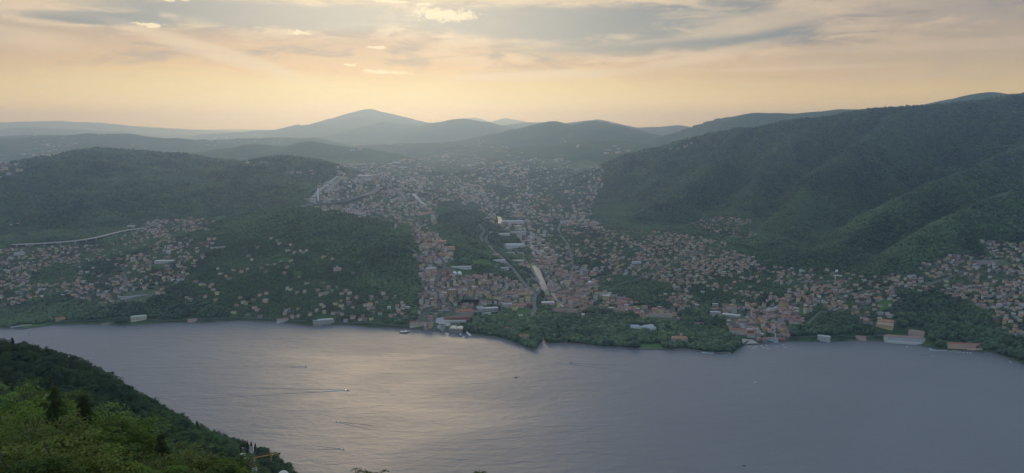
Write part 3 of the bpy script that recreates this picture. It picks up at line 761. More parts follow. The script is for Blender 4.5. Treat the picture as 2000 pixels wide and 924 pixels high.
# quay along the lake edge
def quay():
    pts = [p for p in SHORE if -320 <= p[0] <= 2120]
    P = []
    for a, b in zip(pts[:-1], pts[1:]):
        n = max(2, int(math.hypot(b[0]-a[0], b[1]-a[1])/4))
        for k in range(n):
            t = k/n; P.append(on_water(a[0]+(b[0]-a[0])*t, a[1]+(b[1]-a[1])*t))
    P = np.array(P); rr = np.hypot(P[:, 0], P[:, 1]); u = P/rr[:, None]
    rr = rr + (vnoise(np.arange(len(P))*.35, np.zeros(len(P)), 8)-.5)*10
    f = u*(rr-2)[:, None]; k = u*(rr+9)[:, None]; n = len(P)
    hgt = 1.9+vnoise(np.arange(n)*.2, np.zeros(n), 4)*1.2
    V = np.concatenate([np.c_[f, np.full(n, -3)], np.c_[f, hgt], np.c_[k, hgt]]); i = np.arange(n-1)
    Fq = np.concatenate([np.stack([i, i+1, n+i+1, n+i], -1), np.stack([n+i, n+i+1, 2*n+i+1, 2*n+i], -1)])
    o = link('quay_wall', from_arrays('quay_wall', V, Fq, [M['stone']])); tag(o, 'weathered grey stone quay wall running along the far lake shore', 'quay wall')
quay()
# ------------------------------------------------------------------ landmark buildings
def simple(name, label, cat, px, py, wpx, l, h, wall, roof, shape='hip', floors=2, yaw=0, words=None, each=False, group=None, step=3.2, chim=1, rh=None, part='wall'):
    e, mpp = place(name, label, cat, px, py, yaw, group, words)
    w = wpx*mpp; block_disc(e.location.x, e.location.y, max(w, l)*.55+2); 
    for k in (8, 16): block_disc(e.location.x*(1-k/e.location.y), e.location.y-k, w*.5)
    building(e, w, l, h, wall, roof, shape, floors, each, step=step, chim=chim, rh=rh, part=part)
    return e, w
def steps(e, w, l, h, n, wall='white'):
    """balcony slabs on the lake side"""
    for k in range(n):
        b = MB(); z = (k+1)*h/(n+1); b.box(-w/2, w/2, -l/2-1.4, -l/2+.0, z-.12, z+.12, 0, True); b.box(-w/2, w/2, -l/2-1.4, -l/2-1.3, z+.12, z+1.0)
        b.build('balcony', WM[wall], e)

# Villa on the park shore with a belvedere tower
e, w = simple('lakeside_villa', 'large pale villa with orange hip roof and a square tower in the shore park', 'villa', 1327, 668, 30, 24, 15, 'pale pink', 'faded orange', 'hip', 3, 8, 'towered park villa', each=True, step=5)
t = MB(); t.box(-3, 3, -3, 3, 14, 26); windows(t, 6, 6, 26, 6, 1, step=2.4, sides=True) if False else None
t.build('tower', WM['pale pink'], e).location = (6, 6, 0)
t = MB(); t.hip(-3.6, 3.6, -3.6, 3.6, 26.01, 1.8); t.build('roof', RM['pinkish'], e).location = (6, 6, 0)
t = MB(); t.face([(-1,0,0),(1,0,0),(1,0,3),(-1,0,3)]); t.build('window', GLASS, e).location = (6, 2.95, 21)
# pink villa on the point by the river mouth
e, w = simple('pink_villa', 'pink three-storey villa on the lawn of the wooded point', 'villa', 1023, 661, 19, 15, 11, 'pale pink', 'terracotta', 'hip', 3, -4, 'pink villa on the point', each=True, step=4)
b = MB(); b.box(-w/2-.2, w/2+.2, -7.75, -7.5, 3.6, 3.9, 0, True); b.box(-w/2-.2, w/2+.2, -7.75, -7.5, 7.2, 7.5, 0, True); b.build('cornice', WM['white'], e)
# terraced apartment block on the left shore
e, w = simple('lakeside_apartments', 'broad white apartment block with curved balcony rows on the left shore', 'apartments', 632, 632, 40, 14, 12, 'beige', 'grey', 'flat', 4, 6, 'white balconied apartment block', step=3.5)
steps(e, w, 14, 12, 4)
b = MB(); b.box(-w*.28, w*.45, -4, 6.5, 12.6, 15.5); b.build('upper_floor', WM['white'], e)
simple('white_villa', 'white flat-fronted villa standing alone in the dark trees of the left shore', 'villa', 271, 624, 26, 16, 12, 'cream', 'white', 'hip', 3, 0, 'white villa among the left shore trees', each=True, step=5)
simple('shore_house', 'yellow ochre villa with brown roof beside the lido', 'house', 118, 625, 15, 12, 8, 'ochre', 'terracotta', 'hip', 2, 10, 'ochre villa by the lido')
simple('shore_house', 'long beige boathouse at the water between lido and white villa', 'boathouse', 208, 637, 18, 10, 5, 'beige', 'brown', 'flat', 1, 0, 'beige boathouse')
simple('shore_house', 'small pink house with pink roof low on the left shore', 'house', 376, 627, 17, 10, 6, 'pale pink', 'pinkish', 'hip', 2, 0, 'small pink shore house')
simple('shore_house', 'white hotel with red roof and long terrace left of the apartment block', 'hotel', 552, 628, 22, 14, 10, 'white', 'terracotta', 'hip', 3, 0, 'red-roofed white shore hotel')
e, w = simple('long_white_shed', 'long low white shed above the left shore woods', 'shed', 268, 579, 54, 9, 3, 'grey', 'grey', 'flat', 1, 3, 'long white shed', chim=0)
simple('white_block', 'white stepped apartment building on the left edge hillside', 'apartments', 38, 498, 16, 14, 14, 'white', 'grey', 'flat', 4, 0, 'white block on the left hillside')
simple('grey_school', 'rambling grey modern complex with pale roofs above the left suburb', 'school', 322, 512, 34, 26, 7, 'grey', 'white', 'flat', 2, -20, 'grey school complex')
simple('round_tower_house', 'grey round-cornered building alone in the wooded hillside', 'building', 428, 488, 22, 16, 12, 'grey', 'grey', 'flat', 4, 12, 'grey hillside building')
e, w = simple('hilltop_villa', 'grey villa with a raised turret on the wooded slope', 'villa', 659, 528, 15, 12, 10, 'pale pink', 'grey', 'hip', 3, 0, 'turreted hillside villa')
b = MB(); b.box(-2.5, 2.5, -2.5, 2.5, 10, 18); b.hip(-3, 3, -3, 3, 18.01, 2.5, 1); b.build('turret', [WM['pale pink'], RM['grey']], e)
simple('waterfront_palazzo', 'cream row of waterfront houses with red roofs at the left marina', 'palazzo', 815, 636, 29, 14, 12, 'cream', 'terracotta', 'hip', 3, -6, 'cream waterfront palazzo', each=True, step=4.5)
# boatyard hangar with two pale vaults
e, w = simple('boatyard_hangar', 'open boatyard hangar with pale vaulted roof over the slipway', 'hangar', 892, 645, 28, 30, 7, 'dull', 'brown', 'flat', 1, -14, 'boatyard hangar', chim=0, step=6)
for k in (-1, 1):
    v = MB(); n = 8; ww_ = w/2-1
    pr = [(math.cos(math.pi*i/n)*ww_/2, math.sin(math.pi*i/n)*4.2) for i in range(n+1)]
    for i in range(n):
        a, b_ = pr[i], pr[i+1]
        v.face([(k*w/4+a[0], -16, 7.6+a[1]), (k*w/4+b_[0], -16, 7.6+b_[1]), (k*w/4+b_[0], 16, 7.6+b_[1]), (k*w/4+a[0], 16, 7.6+a[1])])
    v.face([(k*w/4+p[0], -16, 7.6+p[1]) for p in pr]); v.face([(k*w/4+p[0], 16, 7.6+p[1]) for p in reversed(pr)])
    v.build('vault', WM['cream'], e)
# factory with striped red roof
e, w = simple('striped_roof_factory', 'factory hall with rust red roof striped by skylights', 'factory', 906, 611, 36, 46, 9, 'beige', 'terracotta', 'flat', 1, 10, 'striped red factory roof', chim=0)
for k in range(8):
    b = MB(); x = -w/2+(k+.5)*w/8; b.gable(-22, 22, -w/32, w/32, 0, 2.6, 0); o_ = b.build('skylight', RM['pinkish'] if k < 3 else RM['faded orange'], e); o_.location = (x, 0, 9.57); o_.rotation_euler = (0, 0, math.pi/2)
simple('factory_annex', 'grey-roofed factory annex right behind the striped roof factory', 'factory', 938, 604, 14, 44, 7, 'grey', 'grey', 'flat', 1, 10, None, chim=0)
simple('long_factory_hall', 'long brown factory hall between the striped roof and the lake', 'factory', 893, 622, 52, 26, 7, 'brick red', 'brown', 'gable', 1, 4, 'long brown factory hall', chim=0, rh=3)
simple('factory_annex', 'flat pale workshop row at the foot of the brown hall', 'workshop', 890, 629, 42, 8, 5, 'white', 'white', 'flat', 1, 4, None, chim=0)
# glass office
e, w = simple('glass_office', 'modern glass office block with flat white roof beside the poplars', 'office', 957, 607, 32, 20, 11, 'grey', 'white', 'flat', 3, 12, 'glass office block', chim=0, step=2.2)
steps(e, w, 20, 11, 2)
simple('office_wing', 'low white wing in front of the glass office', 'office', 950, 614, 18, 10, 5, 'white', 'white', 'flat', 1, 12, None, chim=0)
# twin domed tanks
for px_ in (888, 897.5):
    e, mpp = place('domed_tank', 'left of two white domed gas tanks above the lower town' if px_ < 890 else 'right of two white domed gas tanks above the lower town', 'tank', px_, 535.5, 0, 'white domed tanks', 'twin domed tanks' if px_ < 890 else None, 16)
    b = MB(); r = 4.2*mpp; b.lathe([(r, -3), (r, 4)], 20); b.build('drum', M['white'], e)
    b = MB(); b.lathe([(r*math.cos(a), 4.02+r*.8*math.sin(a)) for a in np.linspace(0, 1.5, 8)], 20); b.build('dome', M['white'], e, True)
e, w = simple('apartment_tower', 'cream and brown striped apartment tower in the lower town', 'tower block', 883, 578, 14, 13, 25, 'ochre', 'white', 'flat', 7, 10, 'striped apartment tower', step=3)
b = MB(); 
for k in range(4): b.box(-w/2+(k+.2)*w/4, -w/2+(k+.55)*w/4, -6.72, -6.5, 0, 25, 0)
b.build('pilaster_bands', RM['brown'], e)
simple('apartment_tower', 'yellow cubic tower block among the orange roofs', 'tower block', 1184, 586, 14, 14, 18, 'pale yellow', 'white', 'flat', 6, 0, 'yellow tower block', step=2.8)
simple('apartment_tower', 'yellow apartment block right of the covered river', 'apartments', 1107, 556, 12, 13, 18, 'pale yellow', 'pinkish', 'flat', 5, 14, 'yellow riverside apartments')
simple('white_slab_block', 'white slab block with grey window bands above the harbour park', 'apartments', 1397, 617, 20, 14, 15, 'white', 'white', 'flat', 5, 4, 'white slab block', step=2)
simple('courtyard_school', 'pale grey flat-roofed complex right of the white slab block', 'school', 1428, 618, 34, 24, 7, 'grey', 'white', 'flat', 2, -14, 'flat grey complex', chim=0)
simple('long_town_hall', 'long cream palazzo behind the park trees', 'palazzo', 1290, 619, 46, 14, 12, 'cream', 'pinkish', 'hip', 3, 2, 'long cream palazzo', each=True, step=5)
simple('harbour_hotel', 'cream harbour hotel with red hip roof at the promenade root', 'hotel', 1442, 652, 32, 16, 15, 'cream', 'terracotta', 'hip', 4, -4, 'cream harbour hotel', each=True, step=4.5)
simple('harbour_hotel', 'white arcaded building behind the harbour square', 'hotel', 1467, 658, 16, 14, 10, 'white', 'terracotta', 'hip', 3, 0, 'white arcaded harbour building', each=True, step=4)
simple('waterfront_villa', 'white cubic villa with loggia directly on the water', 'villa', 1609, 664, 22, 15, 13, 'white', 'white', 'hip', 3, -3, 'white cubic waterside villa', each=True, step=4.5)
simple('waterfront_house', 'pink house low at the water right of the cubic villa', 'house', 1681, 662, 18, 12, 8, 'pale pink', 'pinkish', 'hip', 2, 4, 'pink waterside house')
simple('waterfront_house', 'pale blue house facing the harbour bay', 'house', 1509, 665, 20, 12, 9, 'pale blue', 'pinkish', 'hip', 3, 4, 'pale blue harbour house')
simple('waterfront_house', 'brick red house beside the pale blue harbour house', 'house', 1526, 667, 12, 12, 8, 'brick red', 'terracotta', 'hip', 2, 0, None)
# church and tower
e, w = simple('church', 'church nave with brown gabled roof in the old harbour town', 'church', 1470, 612, 18, 12, 9, 'beige', 'terracotta', 'gable', 1, 60, 'church nave', chim=0)
e, mpp = place('bell_tower', 'slender pale bell tower rising over the old harbour town', 'bell tower', 1467, 618, 0, None, 'bell tower', 8)
b = MB(); b.box(-2.6, 2.6, -2.6, 2.6, -4, 26); b.build('shaft', WM['pale pink'], e)
b = MB(); b.box(-2.9, 2.9, -2.9, 2.9, 26.01, 31); b.build('belfry', WM['cream'], e)
b = MB(); b.face([(-.9,0,0),(.9,0,0),(.9,0,3.2),(-.9,0,3.2)]); b.build('bell_opening', GLASS, e).location = (0, -2.98, 27)
b = MB(); b.hip(-3.2, 3.2, -3.2, 3.2, 31.01, 3.5); b.build('roof', RM['terracotta'], e)
e, mpp = place('bell_tower', 'short white waterfront bell tower by the pale blue house', 'bell tower', 1514, 660, 0, None, None, 8)
b = MB(); b.box(-2.2, 2.2, -2.2, 2.2, -4, 17); b.build('shaft', WM['cream'], e)
b = MB(); b.hip(-2.6, 2.6, -2.6, 2.6, 17.01, 4); b.build('roof', RM['brown'], e)
# grand hotel at the right shore
e, w = simple('grand_hotel', 'long white grand hotel on the shore with rows of arched windows', 'hotel', 1768, 668, 62, 20, 17, 'white', 'pinkish', 'hip', 4, 12, 'long white grand hotel', each=True, step=4.6, chim=2)
b = MB(); b.box(-w/2, w/2, -16, -10.1, -3, 3.6, 0, True); b.build('terrace', WM['white'], e)
b = MB(); b.box(-w/2-7, -w/2-.05, -12, 10, -4, 15, 0); b.hip(-w/2-7.4, -w/2+.3, -12.4, 10.4, 15.01, 2.4, 1); b.build('end_wing', [WM['cream'], RM['pinkish']], e)
simple('garden_hotel', 'salmon hotel behind the white grand hotel', 'hotel', 1790, 655, 26, 16, 14, 'pale pink', 'pinkish', 'hip', 4, -10, None)
e, w = simple('terraced_hotel', 'orange terraced hotel stepping down the slope above the grand hotel', 'hotel', 1727, 640, 28, 10, 7, 'ochre', 'terracotta', 'flat', 2, -4, 'orange terraced hotel', chim=0)
for k in range(1, 4):
    b = MB(); b.box(-w/2+k*1.5, w/2+k, -5+8*k, 6+8*k, -6, 7+4.6*k); b.box(-w/2+k*1.5-.4, w/2+k+.4, -5.6+8*k, 6.4+8*k, 7.01+4.6*k, 7.7+4.6*k, 1, True)
    b.build('terrace_floor', [WM['pale yellow'] if k == 1 else WM['peach'], RM['faded orange' if k > 1 else 'white']], e)
e, w = simple('brick_lakeside_hall', 'long brick red building with arcade at the foot of the right cliff', 'hotel', 1868, 678, 30, 16, 12, 'peach', 'terracotta', 'hip', 3, 20, 'brick red lakeside hall', step=3.5)
b = MB(); b.box(w/2+.1, w/2+44, -10, 6, -5, 13, 0); windows(b, 0.1, 0.1, 13, 1, 2) if False else None
for k in range(12):
    for f in range(3): x = w/2+2+k*3.5; b.face([(x,-10.06,1.5+f*4.2),(x+1.4,-10.06,1.5+f*4.2),(x+1.4,-10.06,3.7+f*4.2),(x,-10.06,3.7+f*4.2)], 2)
b.hip(w/2-.3, w/2+44.4, -10.4, 6.4, 13.01, 2.6, 1); b.build('east_wing', [WM['peach'], RM['terracotta'], GLASS], e)
# big sheds of the industrial strip
SH = [('large white-roofed logistics shed with four roof bays in the valley', 1006, 482, 36, 60, 12, 'white', 'white', 4),
      ('low white shed at the head of the industrial strip', 1000, 435, 46, 40, 10, 'white', 'white', 2), ('small white shed left of the industrial strip', 985, 459, 22, 26, 9, 'white', 'white', 1),
      ('grey hall behind the four-bay shed', 1012, 456, 30, 30, 9, 'grey', 'grey', 1), ('beige warehouse between road and river', 967, 500, 16, 22, 8, 'beige', 'pinkish', 1),
      ('pale warehouse by the main road bend', 975, 511, 24, 18, 8, 'white', 'white', 1), ('blue-fronted shop building at the roadside', 985, 526, 18, 14, 8, 'pale blue', 'grey', 1),
      ('white warehouse beside the valley road', 992, 496, 26, 16, 7, 'white', 'grey', 1), ('pale workshop under the four-bay shed', 1010, 511, 28, 20, 7, 'grey', 'white', 1),
      ('white hall right of the valley river', 1055, 493, 14, 14, 8, 'white', 'white', 1), ('grey store on the upper valley road', 960, 455, 10, 14, 6, 'grey', 'grey', 1),
      ('long pale rail shed at the far city yard', 644, 358, 18, 40, 8, 'grey', 'grey', 1), ('pale depot roof at the far city yard', 704, 345, 44, 70, 10, 'beige', 'white', 1),
      ('white depot in the middle of the far city', 712, 352, 26, 40, 10, 'white', 'white', 1), ('pale long roof behind the far city', 775, 318, 16, 50, 12, 'white', 'white', 1),
      ('bright roof on the far valley floor', 1028, 332, 10, 60, 12, 'cream', 'white', 1), ('pale roofs at the far valley crossing', 982, 328, 14, 60, 12, 'white', 'white', 1),
      ('blue-roofed hall on the right hand slope', 1243, 514, 18, 24, 8, 'pale blue', 'grey', 1), ('long low white school above the lower town', 897, 524, 48, 12, 7, 'white', 'white', 1),
      ('white church-like hall on the upper right slope', 1060, 462, 12, 16, 12, 'white', 'white', 1)]
for lab, a, b_, wp, l_, h_, wc, rc, bays in SH:
    e, w = simple('industrial_shed', lab, 'shed', a, b_, wp, l_, h_, wc, rc, 'flat', 1, 4, lab.split(' in the')[0].split(' at the')[0] if len(lab) < 46 else None, chim=0, group='pale industrial sheds in the valley')
    if bays > 1:
        for k in range(bays):
            g_ = MB(); g_.gable(-w/2, w/2, -l_/2+k*l_/bays+.3, -l_/2+(k+1)*l_/bays-.3, h_+.58, 3.2); g_.build('roof_bay', RM['white'], e)
for lab, a, b_, wp, l_, h_ in (('upper of two orange brick complexes in the valley woods', 862, 474, 20, 26, 9), ('lower of two orange brick complexes in the valley woods', 876, 486, 24, 22, 9), ('small orange brick block left in the valley woods', 815, 469, 14, 14, 8), ('long orange housing row at the edge of the far city', 832, 418, 34, 16, 12)):
    simple('brick_complex', lab, 'building', a, b_, wp, l_, h_, 'peach', 'faded orange', 'flat', 3, 14, 'orange brick complex' if '862' == str(a) else None, chim=0)
# glass exhibition pavilions in the park: radiating glass vaults
e, mpp = place('exhibition_pavilion', 'white glass-roofed exhibition pavilions in the park woods', 'pavilion', 1255, 641, 10, None, 'glass exhibition pavilions', 40)
for k, (ox, oy, ln, an) in enumerate(((18,4,44,18),(10,-6,40,12),(-30,2,46,-8),(-32,14,40,-2),(22,16,38,26),(26,-14,34,8))):
    b = MB(); b.box(-ln/2, ln/2, -5, 5, -4, 6); b.gable(-ln/2-.5, ln/2+.5, -5.5, 5.5, 6.01, 3, 1)
    o_ = b.build('glass_hall', [M['white'], M['glassroof'] if k not in (0, 4) else RM['white']], e); o_.location = (ox, oy, 0); o_.rotation_euler = (0, 0, R(an))
    block_disc(e.location.x+ox, e.location.y+oy, 22)
block_disc(e.location.x, e.location.y-25, 40)
simple('park_restaurant', 'low brown-roofed villa half hidden in the park', 'house', 1362, 634, 24, 16, 6, 'beige', 'brown', 'hip', 1, 0, 'brown-roofed park house')
simple('park_house', 'small red-roofed house in the woods of the point', 'house', 988, 643, 14, 11, 7, 'peach', 'terracotta', 'hip', 2, 0, 'red-roofed house in the point woods')
simple('park_house', 'white garden pavilion near the main road end', 'pavilion', 1016, 618, 13, 10, 5, 'white', 'white', 'hip', 1, 0, None)
simple('park_house', 'small white hut left of the garden pavilion', 'hut', 988, 616, 8, 8, 5, 'white', 'white', 'flat', 1, 0, None, chim=0)
simple('market_hall', 'wide pale roofed market building by the river bend', 'market hall', 1070, 594, 26, 26, 8, 'pale pink', 'white', 'flat', 2, 8, 'market hall by the river bend', chim=0)
simple('long_row', 'long pale row of houses below the river bend', 'terrace', 1105, 609, 48, 13, 9, 'pale pink', 'pinkish', 'hip', 3, -2, 'long row below the river bend')
# construction site tower by the upper village: cream silo with a cross arm, and the white water tank behind
e, mpp = place('silo_crane', 'pale tower crane with short horizontal arm over the upper right village', 'crane', 1631, 550, 0, None, 'village tower crane', 8)
b = MB(); b.box(-1.6, 1.6, -1.6, 1.6, -3, 24); b.build('mast', WM['cream'], e)
b = MB(); b.box(-8, 26, -.9, .9, 24.01, 26); b.build('jib', M['white'], e).rotation_euler = (0, 0, R(14))
b = MB(); b.box(-8, -5, -1.2, 1.2, 22, 24); b.build('counterweight', M['concrete'], e)
e, mpp = place('water_tank', 'white round water tank above the upper right village', 'tank', 1634, 531, 0, None, None, 8)
b = MB(); b.lathe([(5.5, -3), (5.5, 7), (4.6, 8)], 16); b.build('drum', M['white'], e)
# tall white chimney in the far city
e, mpp = place('chimney', 'tall white incinerator chimney at the left edge of the far city', 'chimney', 621.5, 392, 0, None, 'white incinerator chimney', 30)
b = MB(); b.lathe([(5.5, -5), (4.0, 80)], 16); b.build('shaft', M['white'], e)
b = MB(); b.lathe([(4.3, 80.02), (4.3, 84)], 16); b.build('cap', M['steel'], e)
simple('incinerator', 'pale incinerator hall at the foot of the white chimney', 'plant', 611, 394, 12, 30, 20, 'grey', 'grey', 'flat', 3, 0, None, chim=0)

# motorway viaduct on the left
def viaduct():
    pts = [(24,474),(80,473),(150,467),(190,461),(238,447),(262,444),(283,441)]
    X, Y, Z, _ = hit([p[0] for p in pts], [p[1]+9 for p in pts])
    P = np.stack([X, Y], -1); n = 40; t = np.linspace(0, len(pts)-1, n); px_ = np.interp(t, range(len(pts)), X); py_ = np.interp(t, range(len(pts)), Y)
    for _ in range(6):
        px_[1:-1] = (px_[:-2]+2*px_[1:-1]+px_[2:])/4; py_[1:-1] = (py_[:-2]+2*py_[1:-1]+py_[2:])/4
    zg = zat(px_, py_); zd = np.full(n, zg.max()+6) if False else np.convolve(np.pad(zg, 6, mode='edge'), np.ones(13)/13, 'valid')+15
    e = empty('viaduct', (px_[0], py_[0], zg[0]), 0, 'long grey motorway viaduct crossing the foot of the left hill', 'viaduct'); LM.append(('motorway viaduct', 150, 466))
    o = np.array([px_[0], py_[0], zg[0]]); b = MB()
    T = np.gradient(np.stack([px_, py_], -1), axis=0); T /= np.linalg.norm(T, axis=1)[:, None]; N = np.stack([-T[:, 1], T[:, 0]], -1)
    for i in range(n-1):
        def c(k, s_, dz): return (px_[k]+N[k, 0]*s_-o[0], py_[k]+N[k, 1]*s_-o[1], zd[k]+dz-o[2])
        b.face([c(i,-11,0), c(i+1,-11,0), c(i+1,11,0), c(i,11,0)]); b.face([c(i,-11,-2.2), c(i+1,-11,-2.2), c(i+1,-11,1.1), c(i,-11,1.1)]); b.face([c(i,11,-2.2), c(i+1,11,-2.2), c(i+1,11,1.1), c(i,11,1.1)])
        b.face([c(i,11,-2.2), c(i+1,11,-2.2), c(i+1,-11,-2.2), c(i,-11,-2.2)])
    b.build('deck', M['concrete'], e)
    for i in range(1, n-1, 3):
        q = MB(); x, y = px_[i]-o[0], py_[i]-o[1]; q.box(x-3, x+3, y-1.5, y+1.5, zg[i]-4-o[2], zd[i]-2.3-o[2]); q.build('pillar', M['concrete'], e)
    for i in range(n): block_disc(px_[i], py_[i], 16); block_disc(px_[i]*(1-24/py_[i]), py_[i]-24, 16)
viaduct()
simple('roadside_block', 'cream block at the end of the motorway viaduct', 'building', 256, 445, 13, 14, 14, 'cream', 'white', 'flat', 4, 0, None)

# lido with pool at the far left shore
e, mpp = place('lido', 'lido terrace with a pale blue pool on the left shore', 'lido', 40, 637, 0, None, 'lido', 24)
b = MB(); b.box(-30, 34, -6, 6, -3, 1.2, 0); b.build('terrace', M['gravel'], e)
b = MB(); b.box(-22, -4, -3.5, 3.5, 1.21, 1.35, 0); b.build('pool', M['pool'], e)
b = MB()
for k in range(14): b.box(2+k*2.3, 3.2+k*2.3, -4, -1, 1.21, 2.6)
b.build('cabins', M['awning'], e); tag(e.children[-1], kind='stuff')
# long promenade pier with hedge at the harbour
def pier():
    a = np.array(on_water(1424, 691)); c = np.array(on_water(1458, 668)); m_ = (a+c)/2; d = c-a; L = np.linalg.norm(d)
    e = empty('promenade_pier', (m_[0], m_[1], 0), math.atan2(d[1], d[0]), 'stone promenade pier with a clipped hedge at the harbour', 'pier'); LM.append(('promenade pier', 1440, 680))
    b = MB(); b.box(-L/2, L/2, -7, 7, -3, 2.6); b.build('causeway', M['gravel'], e)
    b = MB(); b.box(-L/2+4, L/2, -7.5, -3, 2.61, 5.5); b.build('hedge', M['hedge'], e)
    b = MB(); b.box(-L/2-.3, L/2+.3, -7.6, -7.1, -3, 3); b.build('parapet', M['stone'], e)
pier()
def floating_pool(px_, py_, w, l, lab, yaw, words):
    x, y = on_water(px_, py_); e = empty('floating_pool', (x, y, 0), -math.atan2(x, y)+R(yaw), lab, 'pool'); LM.append((words, px_, py_))
    b = MB(); b.box(-w/2, w/2, -l/2, l/2, -.6, .9); b.build('pontoon', M['white'], e)
    b = MB(); b.box(-w/2+2, w/2-2, -l/2+2, l/2-2, .91, 1.0); b.build('pool', M['pool'], e)
floating_pool(1382, 688, 34, 22, 'blue floating pool on a pontoon at the park lido', 8, 'park lido pool')
floating_pool(1832, 683, 46, 20, 'long blue floating pool moored off the brick hall', 18, 'long floating pool')

# ------------------------------------------------------------------ near shore: crane, villas on the lake point
def near_at(px, py, Y): return at(px, py, Y)
NEARLM = []
x, y, z = hit1(491, 912, 600)
NV = empty('lakeside_villa', (x, y, z), R(20), 'terracotta villa with white window surrounds under the yellow crane', 'villa')
building(NV, 13, 12, 12, 'brick red', 'brown', 'hip', 3, True, step=3.6, ww=1.3, wh=2.2)
b = MB()
for xx in (-6.6, 6.3): b.box(xx, xx+.35, -6.25, -6.02, 0, 12)
for zz in (3.9, 7.9, 11.6): b.box(-6.6, 6.6, -6.25, -6.02, zz-.2, zz+.2, 0, True)
b.build('stone_trim', WM['cream'], NV)
x, y, z = hit1(486, 882, 600)
e = empty('white_roofed_villa', (x, y, z), R(-25), 'small villa with bright white gabled roof among the cypresses', 'villa')
building(e, 12, 10, 7, 'white', 'white', 'gable', 2, False, rh=4)
x, y, z = hit1(474, 893, 600)
e = empty('garden_house', (x, y, z), R(-10), 'low cream garden house beneath the white-roofed villa', 'house')
building(e, 9, 7, 5, 'cream', 'white', 'flat', 1, False, chim=0)
x, y, z = hit1(495, 922, 600)
e = empty('garden_house', (x, y, z), R(30), 'small white annex below the terracotta villa', 'house')
building(e, 8, 6, 5, 'white', 'grey', 'gable', 1, False, chim=0)
def crane():
    x, y, z = hit1(531, 916, 600)
    top = CAMZ-y*tdep(888); H = top-z
    e = empty('tower_crane', (x, y, z), 0, 'yellow tower crane with long jib rising behind the terracotta villa', 'crane')
    def lattice(L, s, r=.13):
        b = MB(); n = int(L/s/1.3)
        for (a_, c_) in ((-s/2,-s/2),(s/2,-s/2),(s/2,s/2),(-s/2,s/2)): b.tube((a_, c_, 0), (a_, c_, L), r, n=4)
        for k in range(n):
            z0, z1 = L*k/n, L*(k+1)/n
            b.tube((-s/2,-s/2,z0), (s/2,-s/2,z1), r*.7, n=3); b.tube((s/2,-s/2,z0), (s/2,s/2,z1), r*.7, n=3); b.tube((s/2,s/2,z0), (-s/2,s/2,z1), r*.7, n=3); b.tube((-s/2,s/2,z0), (-s/2,-s/2,z1), r*.7, n=3)
        return b
    lattice(H+4, 1.8, .16).build('mast', M['orange'], e)
    a = at(466, 902, y-25); d = Vector((a[0]-x, a[1]-y, (a[2]-top)*.35))
    q = d.to_track_quat('Z', 'Y').to_euler()
    o = lattice(d.length, 1.3, .15).build('jib', M['orange'], e); o.location = (0, 0, H); o.rotation_euler = q
    d2 = -d.normalized(); o = lattice(16, 1.3, .15).build('counter_jib', M['orange'], e); o.location = (0, 0, H+.3); o.rotation_euler = d2.to_track_quat('Z', 'Y').to_euler()
    b = MB(); b.box(-1.6, 1.6, -1.2, 1.2, -2.6, .4, bottom=True); o = b.build('counterweight', M['dark'], e); o.location = Vector((0, 0, H+.3))+d2*14.5; o.rotation_euler = (0, 0, math.atan2(d2.y, d2.x))
    b = MB(); b.box(.9, 2.6, -.9, .9, -2.4, 0, bottom=True); o = b.build('cab', M['steel'], e); o.location = (0, 0, H)
    b = MB(); b.tube((0,0,0), (0,0,7), .3, .15); b.tube((0,0,7), tuple(d.normalized()*d.length*.6), .07, n=3); b.tube((0,0,7), tuple(d2*13), .07, n=3)
    o = b.build('apex', M['orange'], e); o.location = (0, 0, H)
crane()

